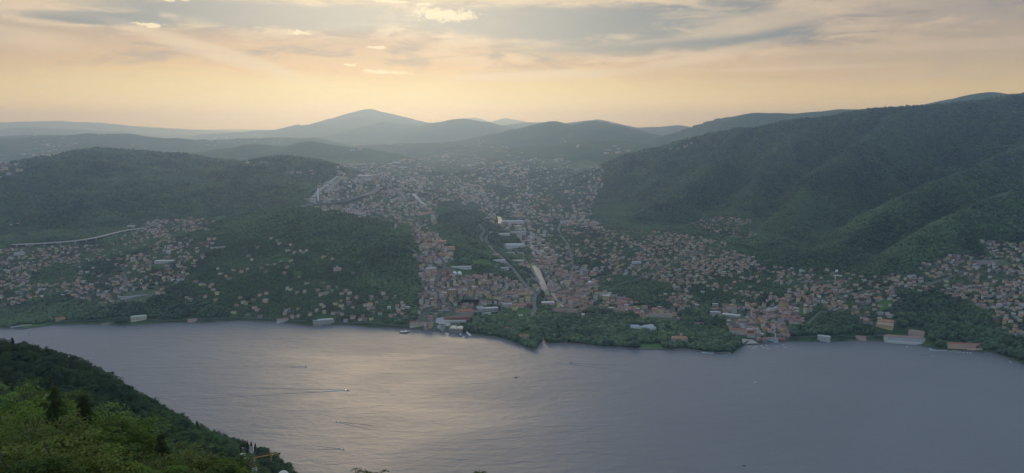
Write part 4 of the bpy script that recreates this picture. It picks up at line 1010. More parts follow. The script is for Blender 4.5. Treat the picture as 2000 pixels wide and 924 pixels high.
# ------------------------------------------------------------------ boats
def boat_mesh(L, W, H):
    b = MB(); n = 8; st = []
    for i in range(n+1):
        t = i/n; w_ = W/2*(1-max(0, (t-.45)/.55)**2.2); x_ = -L/2+L*t; sh = H*(1+.35*t*t)
        st.append([(x_, -w_, sh), (x_, -w_*.75, 0), (x_, 0, -.3), (x_, w_*.75, 0), (x_, w_, sh)])
    for i in range(n):
        for k in range(4): b.face([st[i][k], st[i+1][k], st[i+1][k+1], st[i][k+1]])
        b.face([st[i][0], st[i][4], st[i+1][4], st[i+1][0]][::-1])
    b.face([st[0][k] for k in range(5)][::-1]); return b
def motorboat(px_, py_, L, heading, lab, hull='hull', wake=0, wk_dir=None, group=None, cabin='dark'):
    x, y = on_water(px_, py_); e = empty('motorboat', (x, y, .1), R(heading), lab, 'boat', group)
    boat_mesh(L, L*.32, L*.10).build('hull', M[hull], e)
    b = MB(); b.box(-L*.12, L*.14, -L*.09, L*.09, L*.10, L*.2); b.box(L*.14, L*.17, -L*.08, L*.08, L*.1, L*.17); b.build('cabin', M[cabin] if cabin != 'none' else M[hull], e)
    if wake:
        w = MB(); n = 24
        # churned water directly astern
        for i in range(n):
            t0, t1 = i/n, (i+1)/n; l0, l1 = -L*.4-wake*.16*t0, -L*.4-wake*.16*t1; r0, r1 = L*.12+L*.32*t0, L*.12+L*.32*t1; f = 1-t0
            w.face([(l0,-r0*f-.3,.03),(l0,r0*f+.3,.03),(l1,r1*f*.95+.25,.03),(l1,-r1*f*.95-.25,.03)])
        w.build('foam', M['foam'], e)
        for sg, ln in ((-1, 1.0), (1, .8)):
            v = MB(); m_ = 60; th = R(7.0)
            for i in range(m_):
                t0, t1 = i/m_, (i+1)/m_; a0, a1 = wake*ln*t0, wake*ln*t1
                hw = .5*(1-t0)+.1; hh = .5*(1-t0)**.6+.03; j0 = math.sin(i*.9)*.4; j1 = math.sin((i+1)*.9)*.4
                p = lambda a, o, z: (-L*.3-a*math.cos(th), sg*(L*.1+a*math.sin(th)+o), z)
                v.face([p(a0, j0-hw*2, 0.02), p(a1, j1-hw*2, 0.02), p(a1, j1, hh), p(a0, j0, hh)]); v.face([p(a0, j0, hh), p(a1, j1, hh), p(a1, j1+hw*2, 0.02), p(a0, j0+hw*2, 0.02)])
            v.build('bow_wave', WATER, e)
    return e
motorboat(597, 717, 10, -8, 'white speedboat heading right with a short white wake, uppermost of the left lake boats', wake=170)
motorboat(679, 762.5, 13, 3, 'largest speedboat, white foam trail, in the middle of the left lake half', wake=420)
motorboat(657.5, 824, 8, 158, 'small white motorboat heading left with a V wake below the largest speedboat', wake=130)
motorboat(670, 877.5, 8, -8, 'lowest small motorboat on the lake, above the single treetop', wake=90)
motorboat(1085.5, 708.5, 7, 165, 'tiny white motorboat with a long thin wake off the wooded point', wake=300)
motorboat(1116, 709, 9, 5, 'dark rowing boat right of the tiny white motorboat', hull='dark', cabin='dark')
motorboat(1007.5, 737.5, 10, 0, 'dark boat drifting alone in the middle of the lake', hull='dark', cabin='dark')
motorboat(1475.5, 747, 7, 20, 'small pale boat alone off the harbour promenade', cabin='none')
motorboat(1453, 910, 7, 0, 'dark speck of a boat near the bottom edge of the lake', hull='dark')
motorboat(1973, 707, 9, 80, 'white boat close under the right hand cliff', cabin='none')
motorboat(1822, 695, 8, -10, 'small white boat passing off the long floating pool', wake=50)
motorboat(1771, 678, 7, 20, 'small white boat below the grand hotel terrace', cabin='none')
k = 0
for (a, b_, L_) in ((861,654,9),(868,656,9),(877,655,14),(881,657,9),(905,658,12),(911,660,10),(846,651,9),(820,649,10),(832,650,8),(873,651,8)):
    motorboat(a, b_, L_, random.Random(a).choice([80, 95, 110, 20]), f'small boat berthed at the boatyard slipway jetties', group='boats berthed at the boatyard', hull=('hull', 'hull', 'blue')[k % 3]); k += 1
for (a, b_) in ((1463,677),(1472,680),(1478,678),(1488,676),(1492,679),(1500,681),(1517,678),(1534,679),(1530,674),(1497,676)):
    motorboat(a, b_, 8, random.Random(a).choice([0, 20, -15, 160]), 'small open boat moored on a buoy in the harbour bay', group='boats moored in the harbour bay', cabin='none')
for (a, b_) in ((1862,686),(1868,688),(1875,688),(1882,689),(1889,689),(1896,690),(1856,687)):
    motorboat(a, b_, 9, 30, 'white boat at the pontoon below the brick lakeside hall', group='white boats at the right pontoon', cabin='none')
def ferry(px_, py_, L, hd, lab, hull='hull'):
    x, y = on_water(px_, py_); e = empty('ferry', (x, y, 0), R(hd), lab, 'ferry')
    boat_mesh(L, L*.2, 2.2).build('hull', M[hull], e)
    b = MB(); b.box(-L*.38, L*.28, -L*.075, L*.075, 2.3, 5.0); 
    for i in range(10):
        xx = -L*.35+i*L*.06
        for s_ in (-1, 1): b.face([(xx, s_*(L*.075+.05), 3.2), (xx+L*.04, s_*(L*.075+.05), 3.2), (xx+L*.04, s_*(L*.075+.05), 4.3), (xx, s_*(L*.075+.05), 4.3)], 1)
    b.build('saloon', [M['white'], GLASS], e)
    b = MB(); b.box(L*.06, L*.2, -L*.05, L*.05, 5.02, 7.4); b.build('bridge', M['white'], e)
    b = MB(); b.lathe([(1.0, 5.02), (.9, 8.2)], 10, (-L*.1, 0, 0)); b.build('funnel', M['blue'], e)
ferry(914, 653, 42, 115, 'large white ferry moored diagonally beside the hangar')
ferry(790, 650, 34, 4, 'dark-hulled excursion boat lying off the left quay', 'dark')
ferry(899, 655, 26, 100, 'smaller ferry berthed left of the large white ferry', 'blue')
# jetties at the boatyard
for a, b_, L_, hd, lab in ((855,650,45,80,'narrow jetty left of the hangar'),(872,654,30,85,'short jetty in front of the hangar'),(885,655,34,80,'jetty between hangar and ferries'),(1882,685,75,12,'floating pontoon below the brick lakeside hall'),(1090,672,60,-4,'small landing stage at the river mouth lawn'),(1133,675,30,0,'landing stage in front of the park woods')):
    x, y = on_water(a, b_); e = empty('jetty', (x, y, 0), R(hd), lab, 'jetty')
    q = MB(); q.box(-L_/2, L_/2, -1.4, 1.4, .8, 1.2, 0, True); q.build('deck', M['concrete'], e)
    for s_ in (-.45, 0, .45): q = MB(); q.box(L_*s_-.3, L_*s_+.3, -1.2, 1.2, -3, .79); q.build('pile', M['dark'], e)
# channel marker off the near spur
x, y = on_water(57, 658); e = empty('channel_marker', (x, y, 0), 0, 'thin dark marker pole standing in the lake off the left slope', 'marker')
b = MB(); b.tube((0,0,-3), (0,0,13), .5, .4, 6); b.build('pole', M['dark'], e)
b = MB(); b.lathe([(1.2, 13), (.9, 15.5)], 8); b.build('topmark', M['dark'], e)
# ------------------------------------------------------------------ houses
rng = np.random.default_rng(11)
def sample_houses():
    out = []
    N = 90000
    px = rng.uniform(-60, 2080, N); py = rng.uniform(262, 690, N)
    jx = px+(fbm(px, py, 30, 3, 3))*14; jy = py+(fbm(px, py, 30, 3, 9))*8
    d, st = density(jx, jy)
    clump = .4+1.1*np.clip(fbm(px, py, 34, 3, 15)*3.0+.5, 0, 1)
    area = 2140*428/1000.0
    dens_c = N/area
    cl2 = np.clip(fbm(px, py*1.8, 46, 3, 25)*6+.1, 0, 1)*1.15
    clump = np.where(d < 3.5, cl2, clump)
    keep = rng.uniform(size=N) < d*clump*3.3/dens_c
    px, py, st = px[keep], py[keep], st[keep]
    x, y, z, r = hit(px, py); ok = np.isfinite(r) & (r > 2250) & (z > 1.0)
    return px[ok], py[ok], x[ok], y[ok], z[ok], r[ok], st[ok]
hpx, hpy, hx, hy, hz, hr, hst = sample_houses()
acc = []; taken = {}
order = rng.permutation(len(hx))
for i in order:
    if is_blocked(np.array([hx[i]]), np.array([hy[i]]))[0]: continue
    s = {0: 15.5, 1: 12.5, 2: 13, 3: 18}[int(hst[i])]*(1 if hr[i] < 5000 else 1.2 if hr[i] < 9000 else 2.2)
    kx, ky = int(hx[i]//s), int(hy[i]//s); bad = False
    for a in (-1, 0, 1):
        for b_ in (-1, 0, 1):
            for (q, w_) in taken.get((kx+a, ky+b_, s), ()):
                if (q-hx[i])**2+(w_-hy[i])**2 < s*s*.8: bad = True
    if bad: continue
    taken.setdefault((kx, ky, s), []).append((hx[i], hy[i])); acc.append(i)
acc = np.array(acc)
H = []
rnd = random.Random(5)
def pick(ws): 
    t = rnd.random()*sum(w for _, w in ws)
    for k, w in ws:
        t -= w
        if t <= 0: return k
    return ws[-1][0]
angf = fbm(hx, hy, 500, 2, 33)*1.6
for i in acc:
    st = int(hst[i]); far = hr[i] > 4600
    if st == 0: w, l, fl = rnd.uniform(9, 18), rnd.uniform(8, 12), rnd.choice([2, 2, 2, 3])
    elif st == 1: w, l, fl = rnd.uniform(10, 18), rnd.uniform(9, 13), rnd.choice([2, 3, 3])
    elif st == 2: w, l, fl = rnd.uniform(9, 22), rnd.uniform(9, 12), rnd.choice([2, 3, 3, 4])
    else: w, l, fl = rnd.uniform(12, 28), rnd.uniform(11, 17), rnd.choice([2, 3, 3, 4, 5, 6])
    if st == 2 and rnd.random() < .05: fl = 6
    if st >= 2 and rnd.random() < .09: w *= rnd.uniform(1.6, 2.6); l *= rnd.uniform(1.2, 1.7)
    if hr[i] > 9000: w *= 2.2; l *= 2; fl = 3
    wall = pick([('cream', 5), ('white', 5), ('pale pink', 4), ('ochre', 2), ('peach', 3), ('grey', 2), ('pale yellow', 2), ('beige', 4), ('dull', 5), ('brick red', .5)])
    roof = pick([('terracotta', 7), ('faded orange', 4), ('brown', 6), ('dark brown', 5), ('pinkish', 5), ('grey', 3), ('white', 1.4)]) if st != 3 else pick([('terracotta', 2), ('pinkish', 4), ('brown', 3), ('grey', 4), ('white', 3)])
    shape = 'flat' if roof in ('white', 'grey') and rnd.random() < .8 else rnd.choice(['hip', 'hip', 'gable'])
    rot = (angf[i]+rnd.gauss(0, .08)+(math.pi/2 if rnd.random() < .4 else 0)) if st >= 1 else angf[i]+rnd.gauss(0, .3)
    H.append(dict(x=hx[i], y=hy[i], z=hz[i], w=w, l=l, fl=fl, h=fl*3.0+.4, wall=wall, roof=roof, shape=shape, rot=rot, px=hpx[i], py=hpy[i], r=hr[i], st=st,
                  size=w*(fl*3+4)/hr[i]**2))
for h in H:
    k = max(h['w'], h['l'])
    block_disc(h['x'], h['y'], k*.5+1)
    if h['r'] < 5200:
        block_disc(h['x']*(1-7/h['y']), h['y']-7, k*.3)
H.sort(key=lambda h: -h['size'])
inframe = [h for h in H if 2 < h['px'] < 1998]
IND = inframe[:250]; ids = set(id(h) for h in IND); REST = [h for h in H if id(h) not in ids]
def house_mb(mb, h, mw, mr, mg, loc=False):
    q = MB(); w, l, hh = h['w'], h['l'], h['h']
    q.box(-w/2, w/2, -l/2, l/2, -5, hh, mw, top=(h['shape'] == 'flat'))
    if h['r'] < 6500: windows(q, w, l, hh, h['fl'], mg, step=3.4)
    rh = min(w, l)*.19
    if h['shape'] == 'hip': q.hip(-w/2-.5, w/2+.5, -l/2-.5, l/2+.5, hh+.01, rh, mr)
    elif h['shape'] == 'gable': q.gable(-w/2-.5, w/2+.5, -l/2-.5, l/2+.5, hh+.01, rh, mr)
    else: q.box(-w/2-.15, w/2+.15, -l/2-.15, l/2+.15, hh+.01, hh+.5, mr, True)
    return q
big = MB(); vs = []; fs = []; ms = []; off = 0
for h in REST:
    q = house_mb(None, h, WK.index(h['wall']), NW+RK.index(h['roof']), IG)
    v = np.array(q.v); c, s_ = math.cos(h['rot']), math.sin(h['rot'])
    v2 = np.stack([v[:, 0]*c-v[:, 1]*s_+h['x'], v[:, 0]*s_+v[:, 1]*c+h['y'], v[:, 2]+h['z']], -1)
    vs.append(v2); fs += [tuple(k+off for k in f) for f in q.f]; ms += q.m; off += len(v)
me = bpy.data.meshes.new('town_houses'); me.from_pydata(np.concatenate(vs).tolist(), [], fs)
for mt in ALLM: me.materials.append(mt)
me.polygons.foreach_set('material_index', ms); me.update()
o = link('town_houses', me); tag(o, 'hundreds of small far houses filling the shore towns and valley city', 'houses', kind='stuff')
print('houses', len(H), 'individual', len(IND))
# individual houses: wall and roof parts, label from their own look and the landmark they stand by
ordn = ['', 'second ', 'third ', 'fourth ', 'fifth ', 'sixth ', 'seventh ', 'eighth ', 'ninth ', 'tenth ']
seenl = {}
def describe(h):
    best = min(LM, key=lambda L: (L[1]-h['px'])**2+((L[2]-h['py'])*1.6)**2)
    dx, dy = h['px']-best[1], (h['py']-best[2])*1.6
    if abs(dx) > abs(dy): d = 'right of' if dx > 0 else 'left of'
    else: d = 'above' if dy < 0 else 'below'
    size = {1: 'low', 2: 'two-storey', 3: 'three-storey', 4: 'four-storey', 5: 'tall', 6: 'tall'}[h['fl']]
    return size, h['wall'], h['roof'], d, best[0], dx*dx+dy*dy
allh = sorted(inframe, key=lambda h: describe(h)[5])
cnt = {}
for h in allh:
    s_, w_, r_, d_, l_, _ = describe(h); key = (s_, w_, r_, d_, l_); n = cnt.get(key, 0); cnt[key] = n+1
    art = 'flat' if h['shape'] == 'flat' else ''
    base = f"{s_} {w_} house, {r_} roof, {ordn[min(n, 9)]}{'such house ' if n else ''}{d_} the {l_}"
    if len(base.replace('-', ' ').split()) > 16: base = base.replace(f'{s_} ', '', 1).replace('such house ', 'such one ')
    h['label'] = base
import collections
print('dup labels', [k for k, v in collections.Counter(h['label'] for h in IND).items() if v > 1])
for h in IND:
    e = empty('house', (h['x'], h['y'], h['z']), h['rot'], h['label'], 'house', 'houses of the shore towns')
    w, l, hh = h['w'], h['l'], h['h']
    q = MB(); q.box(-w/2, w/2, -l/2, l/2, -5, hh, 0, top=(h['shape'] == 'flat')); windows(q, w, l, hh, h['fl'], 1, step=3.4)
    q.build('wall', [WM[h['wall']], GLASS], e)
    q = MB(); rh = min(w, l)*.19
    if h['shape'] == 'hip': q.hip(-w/2-.5, w/2+.5, -l/2-.5, l/2+.5, hh+.01, rh)
    elif h['shape'] == 'gable': q.gable(-w/2-.5, w/2+.5, -l/2-.5, l/2+.5, hh+.01, rh)
    else: q.box(-w/2-.15, w/2+.15, -l/2-.15, l/2+.15, hh+.01, hh+.5, 0, True)
    ro = q.build('roof', RM[h['roof']], e)

# ------------------------------------------------------------------ foliage
def leaf_material(name, c0, c1, transl=.25, rough=.7, stand=False):
    m, g = mat(name)
    oi = g.n('ShaderNodeObjectInfo').outputs['Random']
    tc = g.n('ShaderNodeTexCoord').outputs['Object']
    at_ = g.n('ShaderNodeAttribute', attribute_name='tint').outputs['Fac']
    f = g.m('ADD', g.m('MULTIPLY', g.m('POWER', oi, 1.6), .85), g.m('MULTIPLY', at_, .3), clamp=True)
    if stand:
        lc = g.n('ShaderNodeObjectInfo').outputs['Location']
        st_ = g.m('ADD', g.m('MULTIPLY', g.noise(lc, .0035, 5, .6, .5), .7), g.m('MULTIPLY', g.noise(lc, .016, 3, .6), .3))
        f = g.m('ADD', g.m('MULTIPLY', f, .55), g.m('MULTIPLY', g.smooth(st_, .36, .64), .6), clamp=True)
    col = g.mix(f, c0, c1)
    if transl > 0:
        d = principled(g, col, rough, .15); t = g.n('ShaderNodeBsdfTranslucent', inp={0: g.mix(.5, col, (c1[0]*1.2, c1[1]*1.25, c1[2]*.6))})
        mx = g.n('ShaderNodeMixShader', inp={0: transl, 1: d.outputs[0], 2: t.outputs[0]}); g.out('ShaderNodeOutputMaterial', mx.outputs[0])
    else:
        d = principled(g, col, rough, .1); g.out('ShaderNodeOutputMaterial', d.outputs[0])
    return m
FM = leaf_material('woodland_foliage', (.009,.023,.015), (.098,.155,.060), 0, stand=True)
NM = leaf_material('slope_foliage', (.016,.040,.016), (.105,.185,.055), .2, stand=True)
GM = leaf_material('fresh_foliage', (.010,.026,.006), (.115,.190,.028), .3)
DM = leaf_material('conifer_foliage', (.018,.038,.014), (.08,.13,.04), .25)
YM = leaf_material('spring_foliage', (.020,.032,.007), (.125,.155,.028), .3)
RMt = leaf_material('copper_foliage', (.05,.018,.018), (.11,.04,.03), .2)
def tint_attr(me, vals):
    a = me.attributes.new('tint', 'FLOAT', 'POINT'); a.data.foreach_set('value', vals.astype(np.float32))
def blob_tree(name, seed, material, flat_=.75, sub=2, lump=.32, h=1.0):
    """low crown for distant woodland, unit radius, standing on z=0"""
    bm = bmesh.new(); bmesh.ops.create_icosphere(bm, subdivisions=sub, radius=1)
    r = np.random.default_rng(seed); c = r.normal(size=(9, 3)); c /= np.linalg.norm(c, axis=1)[:, None]
    for v in bm.verts:
        p = np.array(v.co); k = max(0, float((c@p).max()-.72)/.28)
        s = .78+lump*k+r.uniform(-.09, .09)
        v.co = Vector((p[0]*s, p[1]*s, (p[2]*s*flat_+.62)*h))
    me = bpy.data.meshes.new(name); bm.to_mesh(me); bm.free(); me.materials.append(material)
    z = np.array([v.co.z for v in me.vertices]); tint_attr(me, r.uniform(0, .6, len(z)))
    return bpy.data.objects.new(name, me)
def cone_tree(name, seed, material):
    b = MB(); r = np.random.default_rng(seed)
    for k in range(7):
        z0 = .15+k*.27; rad = .62*(1-k/7.6); n = 9; i = len(b.v)
        for j in range(n):
            a = 2*math.pi*j/n+k; q = rad*r.uniform(.75, 1.15); b.v.append((q*math.cos(a), q*math.sin(a), z0+r.uniform(-.06, .06)))
        b.v.append((0, 0, z0+.5))
        for j in range(n): b.f.append((i+j, i+(j+1) % n, i+n)); b.m.append(0)
    me = b.mesh(name, [material]); tint_attr(me, r.uniform(0, .6, len(b.v))); return bpy.data.objects.new(name, me)
def leafy_crown(name, seed, material, n_clump, n_leaf, rx, rz, leaf, cz, hang=.35, tipbias=.5):
    """crown of leaf-sized faces gathered in sprays that stand out from the limbs"""
    r = np.random.default_rng(seed)
    d = r.normal(size=(n_clump, 3)); d /= np.linalg.norm(d, axis=1)[:, None]; d[:, 2] = np.abs(d[:, 2])*.9-.25*(r.random(n_clump) < .45)
    rad = r.uniform(.45, 1, n_clump)**.6
    lob = .8+.35*np.sin(d[:, 0]*5+seed)*np.cos(d[:, 1]*4.3+seed*2)
    cc = d*rad[:, None]*lob[:, None]*np.array([rx, rx, rz]); cc[:, 2] += cz
    size = rx*r.uniform(.16, .30, n_clump)
    ax = np.arctan2(cc[:, 1], cc[:, 0])+r.normal(0, .4, n_clump)
    ci = np.repeat(np.arange(n_clump), n_leaf); n = len(ci)
    u = r.normal(size=(n, 3))*np.array([.85, .5, .11])
    ca, sa = np.cos(ax[ci]), np.sin(ax[ci])
    lx = (u[:, 0]*ca-u[:, 1]*sa)*size[ci]; ly = (u[:, 0]*sa+u[:, 1]*ca)*size[ci]
    lz = u[:, 2]*size[ci]-hang*(np.hypot(u[:, 0], u[:, 1])**2)*size[ci]*.5
    P = cc[ci]+np.stack([lx, ly, lz], -1)
    # leaf orientation: mostly facing up with scatter
    nrm = r.normal(size=(n, 3))*.55+np.array([0, 0, 1.0])+d[ci]*.4; nrm /= np.linalg.norm(nrm, axis=1)[:, None]
    t = r.normal(size=(n, 3)); t -= (t*nrm).sum(1)[:, None]*nrm; t /= np.linalg.norm(t, axis=1)[:, None]; bt = np.cross(nrm, t)
    L = leaf*r.uniform(.7, 1.4, n)[:, None]
    V = np.stack([P-t*L, P+bt*L*.45, P+t*L, P-bt*L*.45], 1).reshape(-1, 3)
    Fq = np.arange(n*4).reshape(n, 4)
    me = from_arrays(name, V, Fq, [material])
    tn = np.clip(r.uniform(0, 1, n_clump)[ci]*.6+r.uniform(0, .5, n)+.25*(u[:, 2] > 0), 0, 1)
    tint_attr(me, np.repeat(tn, 4)); return me, cc
lib = bpy.data.collections.new('crown_library')
near_lib = bpy.data.collections.new('near_crown_library')
for k in range(5): lib.objects.link(blob_tree(f'crown', 40+k, FM, .8, 2))
lib.objects.link(cone_tree('crown', 3, FM))
NEAR_ME = []
for k in range(4):
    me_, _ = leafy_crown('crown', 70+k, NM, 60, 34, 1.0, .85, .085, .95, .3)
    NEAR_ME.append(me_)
CORE = blob_tree('crown', 91, NM, .7, 2).data
def join_core(me_, s=.72):
    """leaf faces plus an irregular inner volume of darker tint in one crown mesh"""
    n0 = len(me_.vertices); v = np.zeros(n0*3, np.float32); me_.vertices.foreach_get('co', v); v = v.reshape(-1, 3)
    nv = len(CORE.vertices); c = np.zeros(nv*3, np.float32); CORE.vertices.foreach_get('co', c); c = c.reshape(-1, 3)*s; c[:, 2] += .2
    tv = np.zeros(n0, np.float32); me_.attributes['tint'].data.foreach_get('value', tv)
    q = [tuple(p.vertices) for p in me_.polygons]; t = [tuple(i+n0 for i in p.vertices) for p in CORE.polygons]
    m2 = bpy.data.meshes.new('crown'); m2.from_pydata(np.concatenate([v, c]).tolist(), [], q+t); m2.materials.append(me_.materials[0])
    tint_attr(m2, np.concatenate([tv, np.full(nv, .15, np.float32)])); m2.update(); return m2  # inner volume takes one low tint, darker than most leaves
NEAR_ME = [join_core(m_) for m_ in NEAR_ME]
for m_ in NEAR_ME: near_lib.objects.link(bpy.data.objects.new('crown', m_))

def scatter(name, P, S_, A, I, coll, label):
    """one woodland object: points carrying crowns"""
    me = bpy.data.meshes.new(name); me.vertices.add(len(P)); me.vertices.foreach_set('co', P.astype(np.float32).ravel())
    for nm, ty, arr, fld in (('scl', 'FLOAT_VECTOR', S_, 'vector'), ('rot', 'FLOAT', A, 'value'), ('pick', 'INT', I, 'value')):
        a = me.attributes.new(nm, ty, 'POINT'); a.data.foreach_set(fld, arr.astype(np.int32 if ty == 'INT' else np.float32).ravel())
    me.update(); o = link(name, me); tag(o, label, 'trees', kind='stuff')
    ng = bpy.data.node_groups.new(name, 'GeometryNodeTree')
    ng.interface.new_socket('Geometry', in_out='INPUT', socket_type='NodeSocketGeometry'); ng.interface.new_socket('Geometry', in_out='OUTPUT', socket_type='NodeSocketGeometry')
    N, Lk = ng.nodes, ng.links
    gi = N.new('NodeGroupInput'); go = N.new('NodeGroupOutput'); m2p = N.new('GeometryNodeMeshToPoints'); iop = N.new('GeometryNodeInstanceOnPoints')
    ci = N.new('GeometryNodeCollectionInfo'); ci.inputs['Collection'].default_value = coll; ci.inputs['Separate Children'].default_value = True; ci.inputs['Reset Children'].default_value = True
    def attr(nm, ty): 
        a = N.new('GeometryNodeInputNamedAttribute'); a.data_type = ty; a.inputs['Name'].default_value = nm; return a.outputs['Attribute']
    cx = N.new('ShaderNodeCombineXYZ'); Lk.new(attr('rot', 'FLOAT'), cx.inputs[2])
    Lk.new(gi.outputs[0], m2p.inputs[0]); Lk.new(m2p.outputs[0], iop.inputs['Points']); Lk.new(ci.outputs[0], iop.inputs['Instance'])
    iop.inputs['Pick Instance'].default_value = True; Lk.new(attr('pick', 'INT'), iop.inputs['Instance Index'])
    e2r = N.new('FunctionNodeEulerToRotation'); Lk.new(cx.outputs[0], e2r.inputs[0]); Lk.new(e2r.outputs[0], iop.inputs['Rotation'])
    Lk.new(attr('scl', 'FLOAT_VECTOR'), iop.inputs['Scale']); Lk.new(iop.outputs[0], go.inputs[0])
    md = o.modifiers.new('scatter', 'NODES'); md.node_group = ng
    return o
def visible(x, y, z, up=12.0, margin=.012):
    a = np.arctan2(x, y); r = np.hypot(x, y)
    i = np.clip(np.rint((a-AZ[0])/(AZ[1]-AZ[0])).astype(int), 0, NA-1); j = np.clip(np.searchsorted(RR, r)-1, 0, NR-1)
    return (z+up-CAMZ)/r >= VIS[i, j]-margin
def field(r0, r1, sp, a0=-36, a1=36):
    n_a = int((R(a1)-R(a0))*(r0+r1)/2/sp); n_r = int((r1-r0)/sp)
    A_, B_ = np.meshgrid(np.linspace(R(a0), R(a1), n_a), np.linspace(r0, r1, n_r), indexing='ij')
    A_ = A_+rng.uniform(-.5, .5, A_.shape)*(R(a1)-R(a0))/n_a*1.1; B_ = B_+rng.uniform(-.5, .5, B_.shape)*sp*1.1
    return (B_*np.sin(A_)).ravel(), (B_*np.cos(A_)).ravel()
def woods():
    PX, PS, PA, PI = [], [], [], []
    for r0, r1, sp, size in ((2250, 3000, 8.2, 1.0), (3000, 3900, 9.5, 1.08), (3900, 5200, 11.5, 1.22), (5200, 6800, 15, 1.5), (6800, 8600, 21, 2.0)):
        x, y = field(r0, r1, sp); z = zat(x, y)
        rs = np.interp(np.arctan2(x, y), s_az, s_r); rad = np.hypot(x, y)
        ok = (rad > rs+9) & (z > 1.2) & visible(x, y, z) & ~is_blocked(x, y)
        x, y, z, rad = x[ok], y[ok], z[ok], rad[ok]; px, py = to_px(x, y, z)
        jx = px+(fbm(px, py, 30, 3, 3))*14; jy = py+(fbm(px, py, 30, 3, 9))*8
        d, st = density(jx, jy)
        p = np.where(d <= .8, 1.0, np.where(st == 3, .35, np.where(st == 2, .5, np.where(st == 1, .6, .8))))
        clear = fbm(x, y, 160, 3, 123) > .42                       # glades
        p = np.where((d < .8) & clear & (rad > 3000), .25, p)
        ok = (rng.random(len(x)) < p) & ~lawn_mask(px, py)
        x, y, z, d = x[ok], y[ok], z[ok], d[ok]; px, py = px[ok], py[ok]; n = len(x)
        s = rng.uniform(4.2, 7.2, n)*size; s = np.where(d > .8, s*.72, s)
        park = (d <= .8) & (py > 600) & (np.hypot(x, y) < 2900)
        s = np.where(park, s*rng.uniform(.9, 1.7, n), s)
        hgt = s*rng.uniform(.9, 1.35, n)
        PX.append(np.stack([x, y, z+hgt*.15-.5], -1)); PS.append(np.stack([s, s, hgt], -1)); PA.append(rng.uniform(0, 6.28, n))
        PI.append(np.where(rng.random(n) < .07, 5, rng.integers(0, 5, n)))
    P = np.concatenate(PX); print('woodland crowns', len(P))
    scatter('woodland', P, np.concatenate(PS), np.concatenate(PA), np.concatenate(PI), lib, 'dense green woodland over the hills and between the far houses')
woods()

# near spur: its trees, the largest ones as trees of their own
def trunk_mesh(h, r):
    b = MB(); b.tube((0, 0, -1), (0.1, 0, h*.45), r, r*.8, 6); b.tube((.1, 0, h*.45), (0, .1, h), r*.8, r*.3, 6)
    return b.mesh('trunk', [M['wood']])
TRUNK = trunk_mesh(1.0, .045)
def spur():
    x, y = field(820, 1620, 8.6, -48, -12); z = zat(x, y)
    ok = (z > 3) & visible(x, y, z, 10, .05); x, y, z = x[ok], y[ok], z[ok]
    px, py = to_px(x, y, z+5); r = np.hypot(x, y)
    keep = (px > -260) & (px < 640)
    bx = 484+np.clip(py-880, 0, 40)*.35
    keep &= (np.abs(px-bx) > 19) | (py < 874) | (py > 952)
    keep &= rng.random(len(x)) < .93
    x, y, z, px, py, r = x[keep], y[keep], z[keep], px[keep], py[keep], r[keep]; n = len(x)
    s = rng.uniform(4.6, 8.8, n); hgt = s*rng.uniform(.9, 1.3, n); rot = rng.uniform(0, 6.28, n); pk = rng.integers(0, 4, n)
    vis = (px > 0) & (px < 560) & (py > 655) & (py < 924) & visible(x, y, z, 8, 0.0)
    ok = vis & ~((px < 250) & (py > 775)) & ~((px < 460) & (py > 880))
    sc = np.where(ok, s/r, 0); idx = np.argsort(-sc)[:190]
    ind = np.zeros(n, bool); ind[idx] = True
    P = np.stack([x, y, z+1.5], -1); m = ~ind
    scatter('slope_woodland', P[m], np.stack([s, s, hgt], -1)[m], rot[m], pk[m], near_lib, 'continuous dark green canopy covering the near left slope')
    for i in idx:
        zone = ('at the left edge' if px[i] < 90 else 'above the foreground conifers' if px[i] < 200 else 'in the middle' if px[i] < 330 else 'at the lower end')
        ridge_ = 'just below the crest' if not visible(x[i:i+1], y[i:i+1], z[i:i+1]-25, 0, 0.0)[0] and False else ''
        big_ = 'large-crowned' if s[i] > 7.6 else 'small-crowned' if s[i] < 6 else 'round'
        e = empty('broadleaf_tree', (x[i], y[i], z[i]), rot[i], f'{big_} broadleaf tree {zone} of the near slope, one of its largest showing', 'tree', 'larger trees of the near slope canopy ' + zone)
        c = bpy.data.objects.new('crown', NEAR_ME[pk[i]]); C.objects.link(c); c.parent = e; c.scale = (s[i], s[i], hgt[i]); c.location = (0, 0, 1.5)
        t = bpy.data.objects.new('trunk', TRUNK); C.objects.link(t); t.parent = e; t.scale = (s[i], s[i], hgt[i])
spur()
def cypress_mesh(seed, material=DM):
    r = np.random.default_rng(seed); n = 2600
    t = r.random(n)**.8; rad = .16*np.sin(np.pi*np.clip(t*.93+.07, 0, 1))**.6*(1.05-t*.35)*r.uniform(.6, 1.05, n); a = r.uniform(0, 6.28, n)
    P = np.stack([rad*np.cos(a), rad*np.sin(a), t], -1); d = r.normal(size=(n, 3))*.4+np.stack([np.cos(a), np.sin(a), np.full(n, .9)], -1); d /= np.linalg.norm(d, axis=1)[:, None]
    q = np.cross(d, r.normal(size=(n, 3))); q /= np.linalg.norm(q, axis=1)[:, None]; L = .045
    V = np.stack([P-q*L*.5, P+d*L, P+q*L*.5, P-d*L*.6], 1).reshape(-1, 3)
    me_ = from_arrays('crown', V, np.arange(n*4).reshape(n, 4), [material]); tint_attr(me_, np.repeat(r.uniform(0, 1, n), 4)); return me_
CYP = cypress_mesh(4)
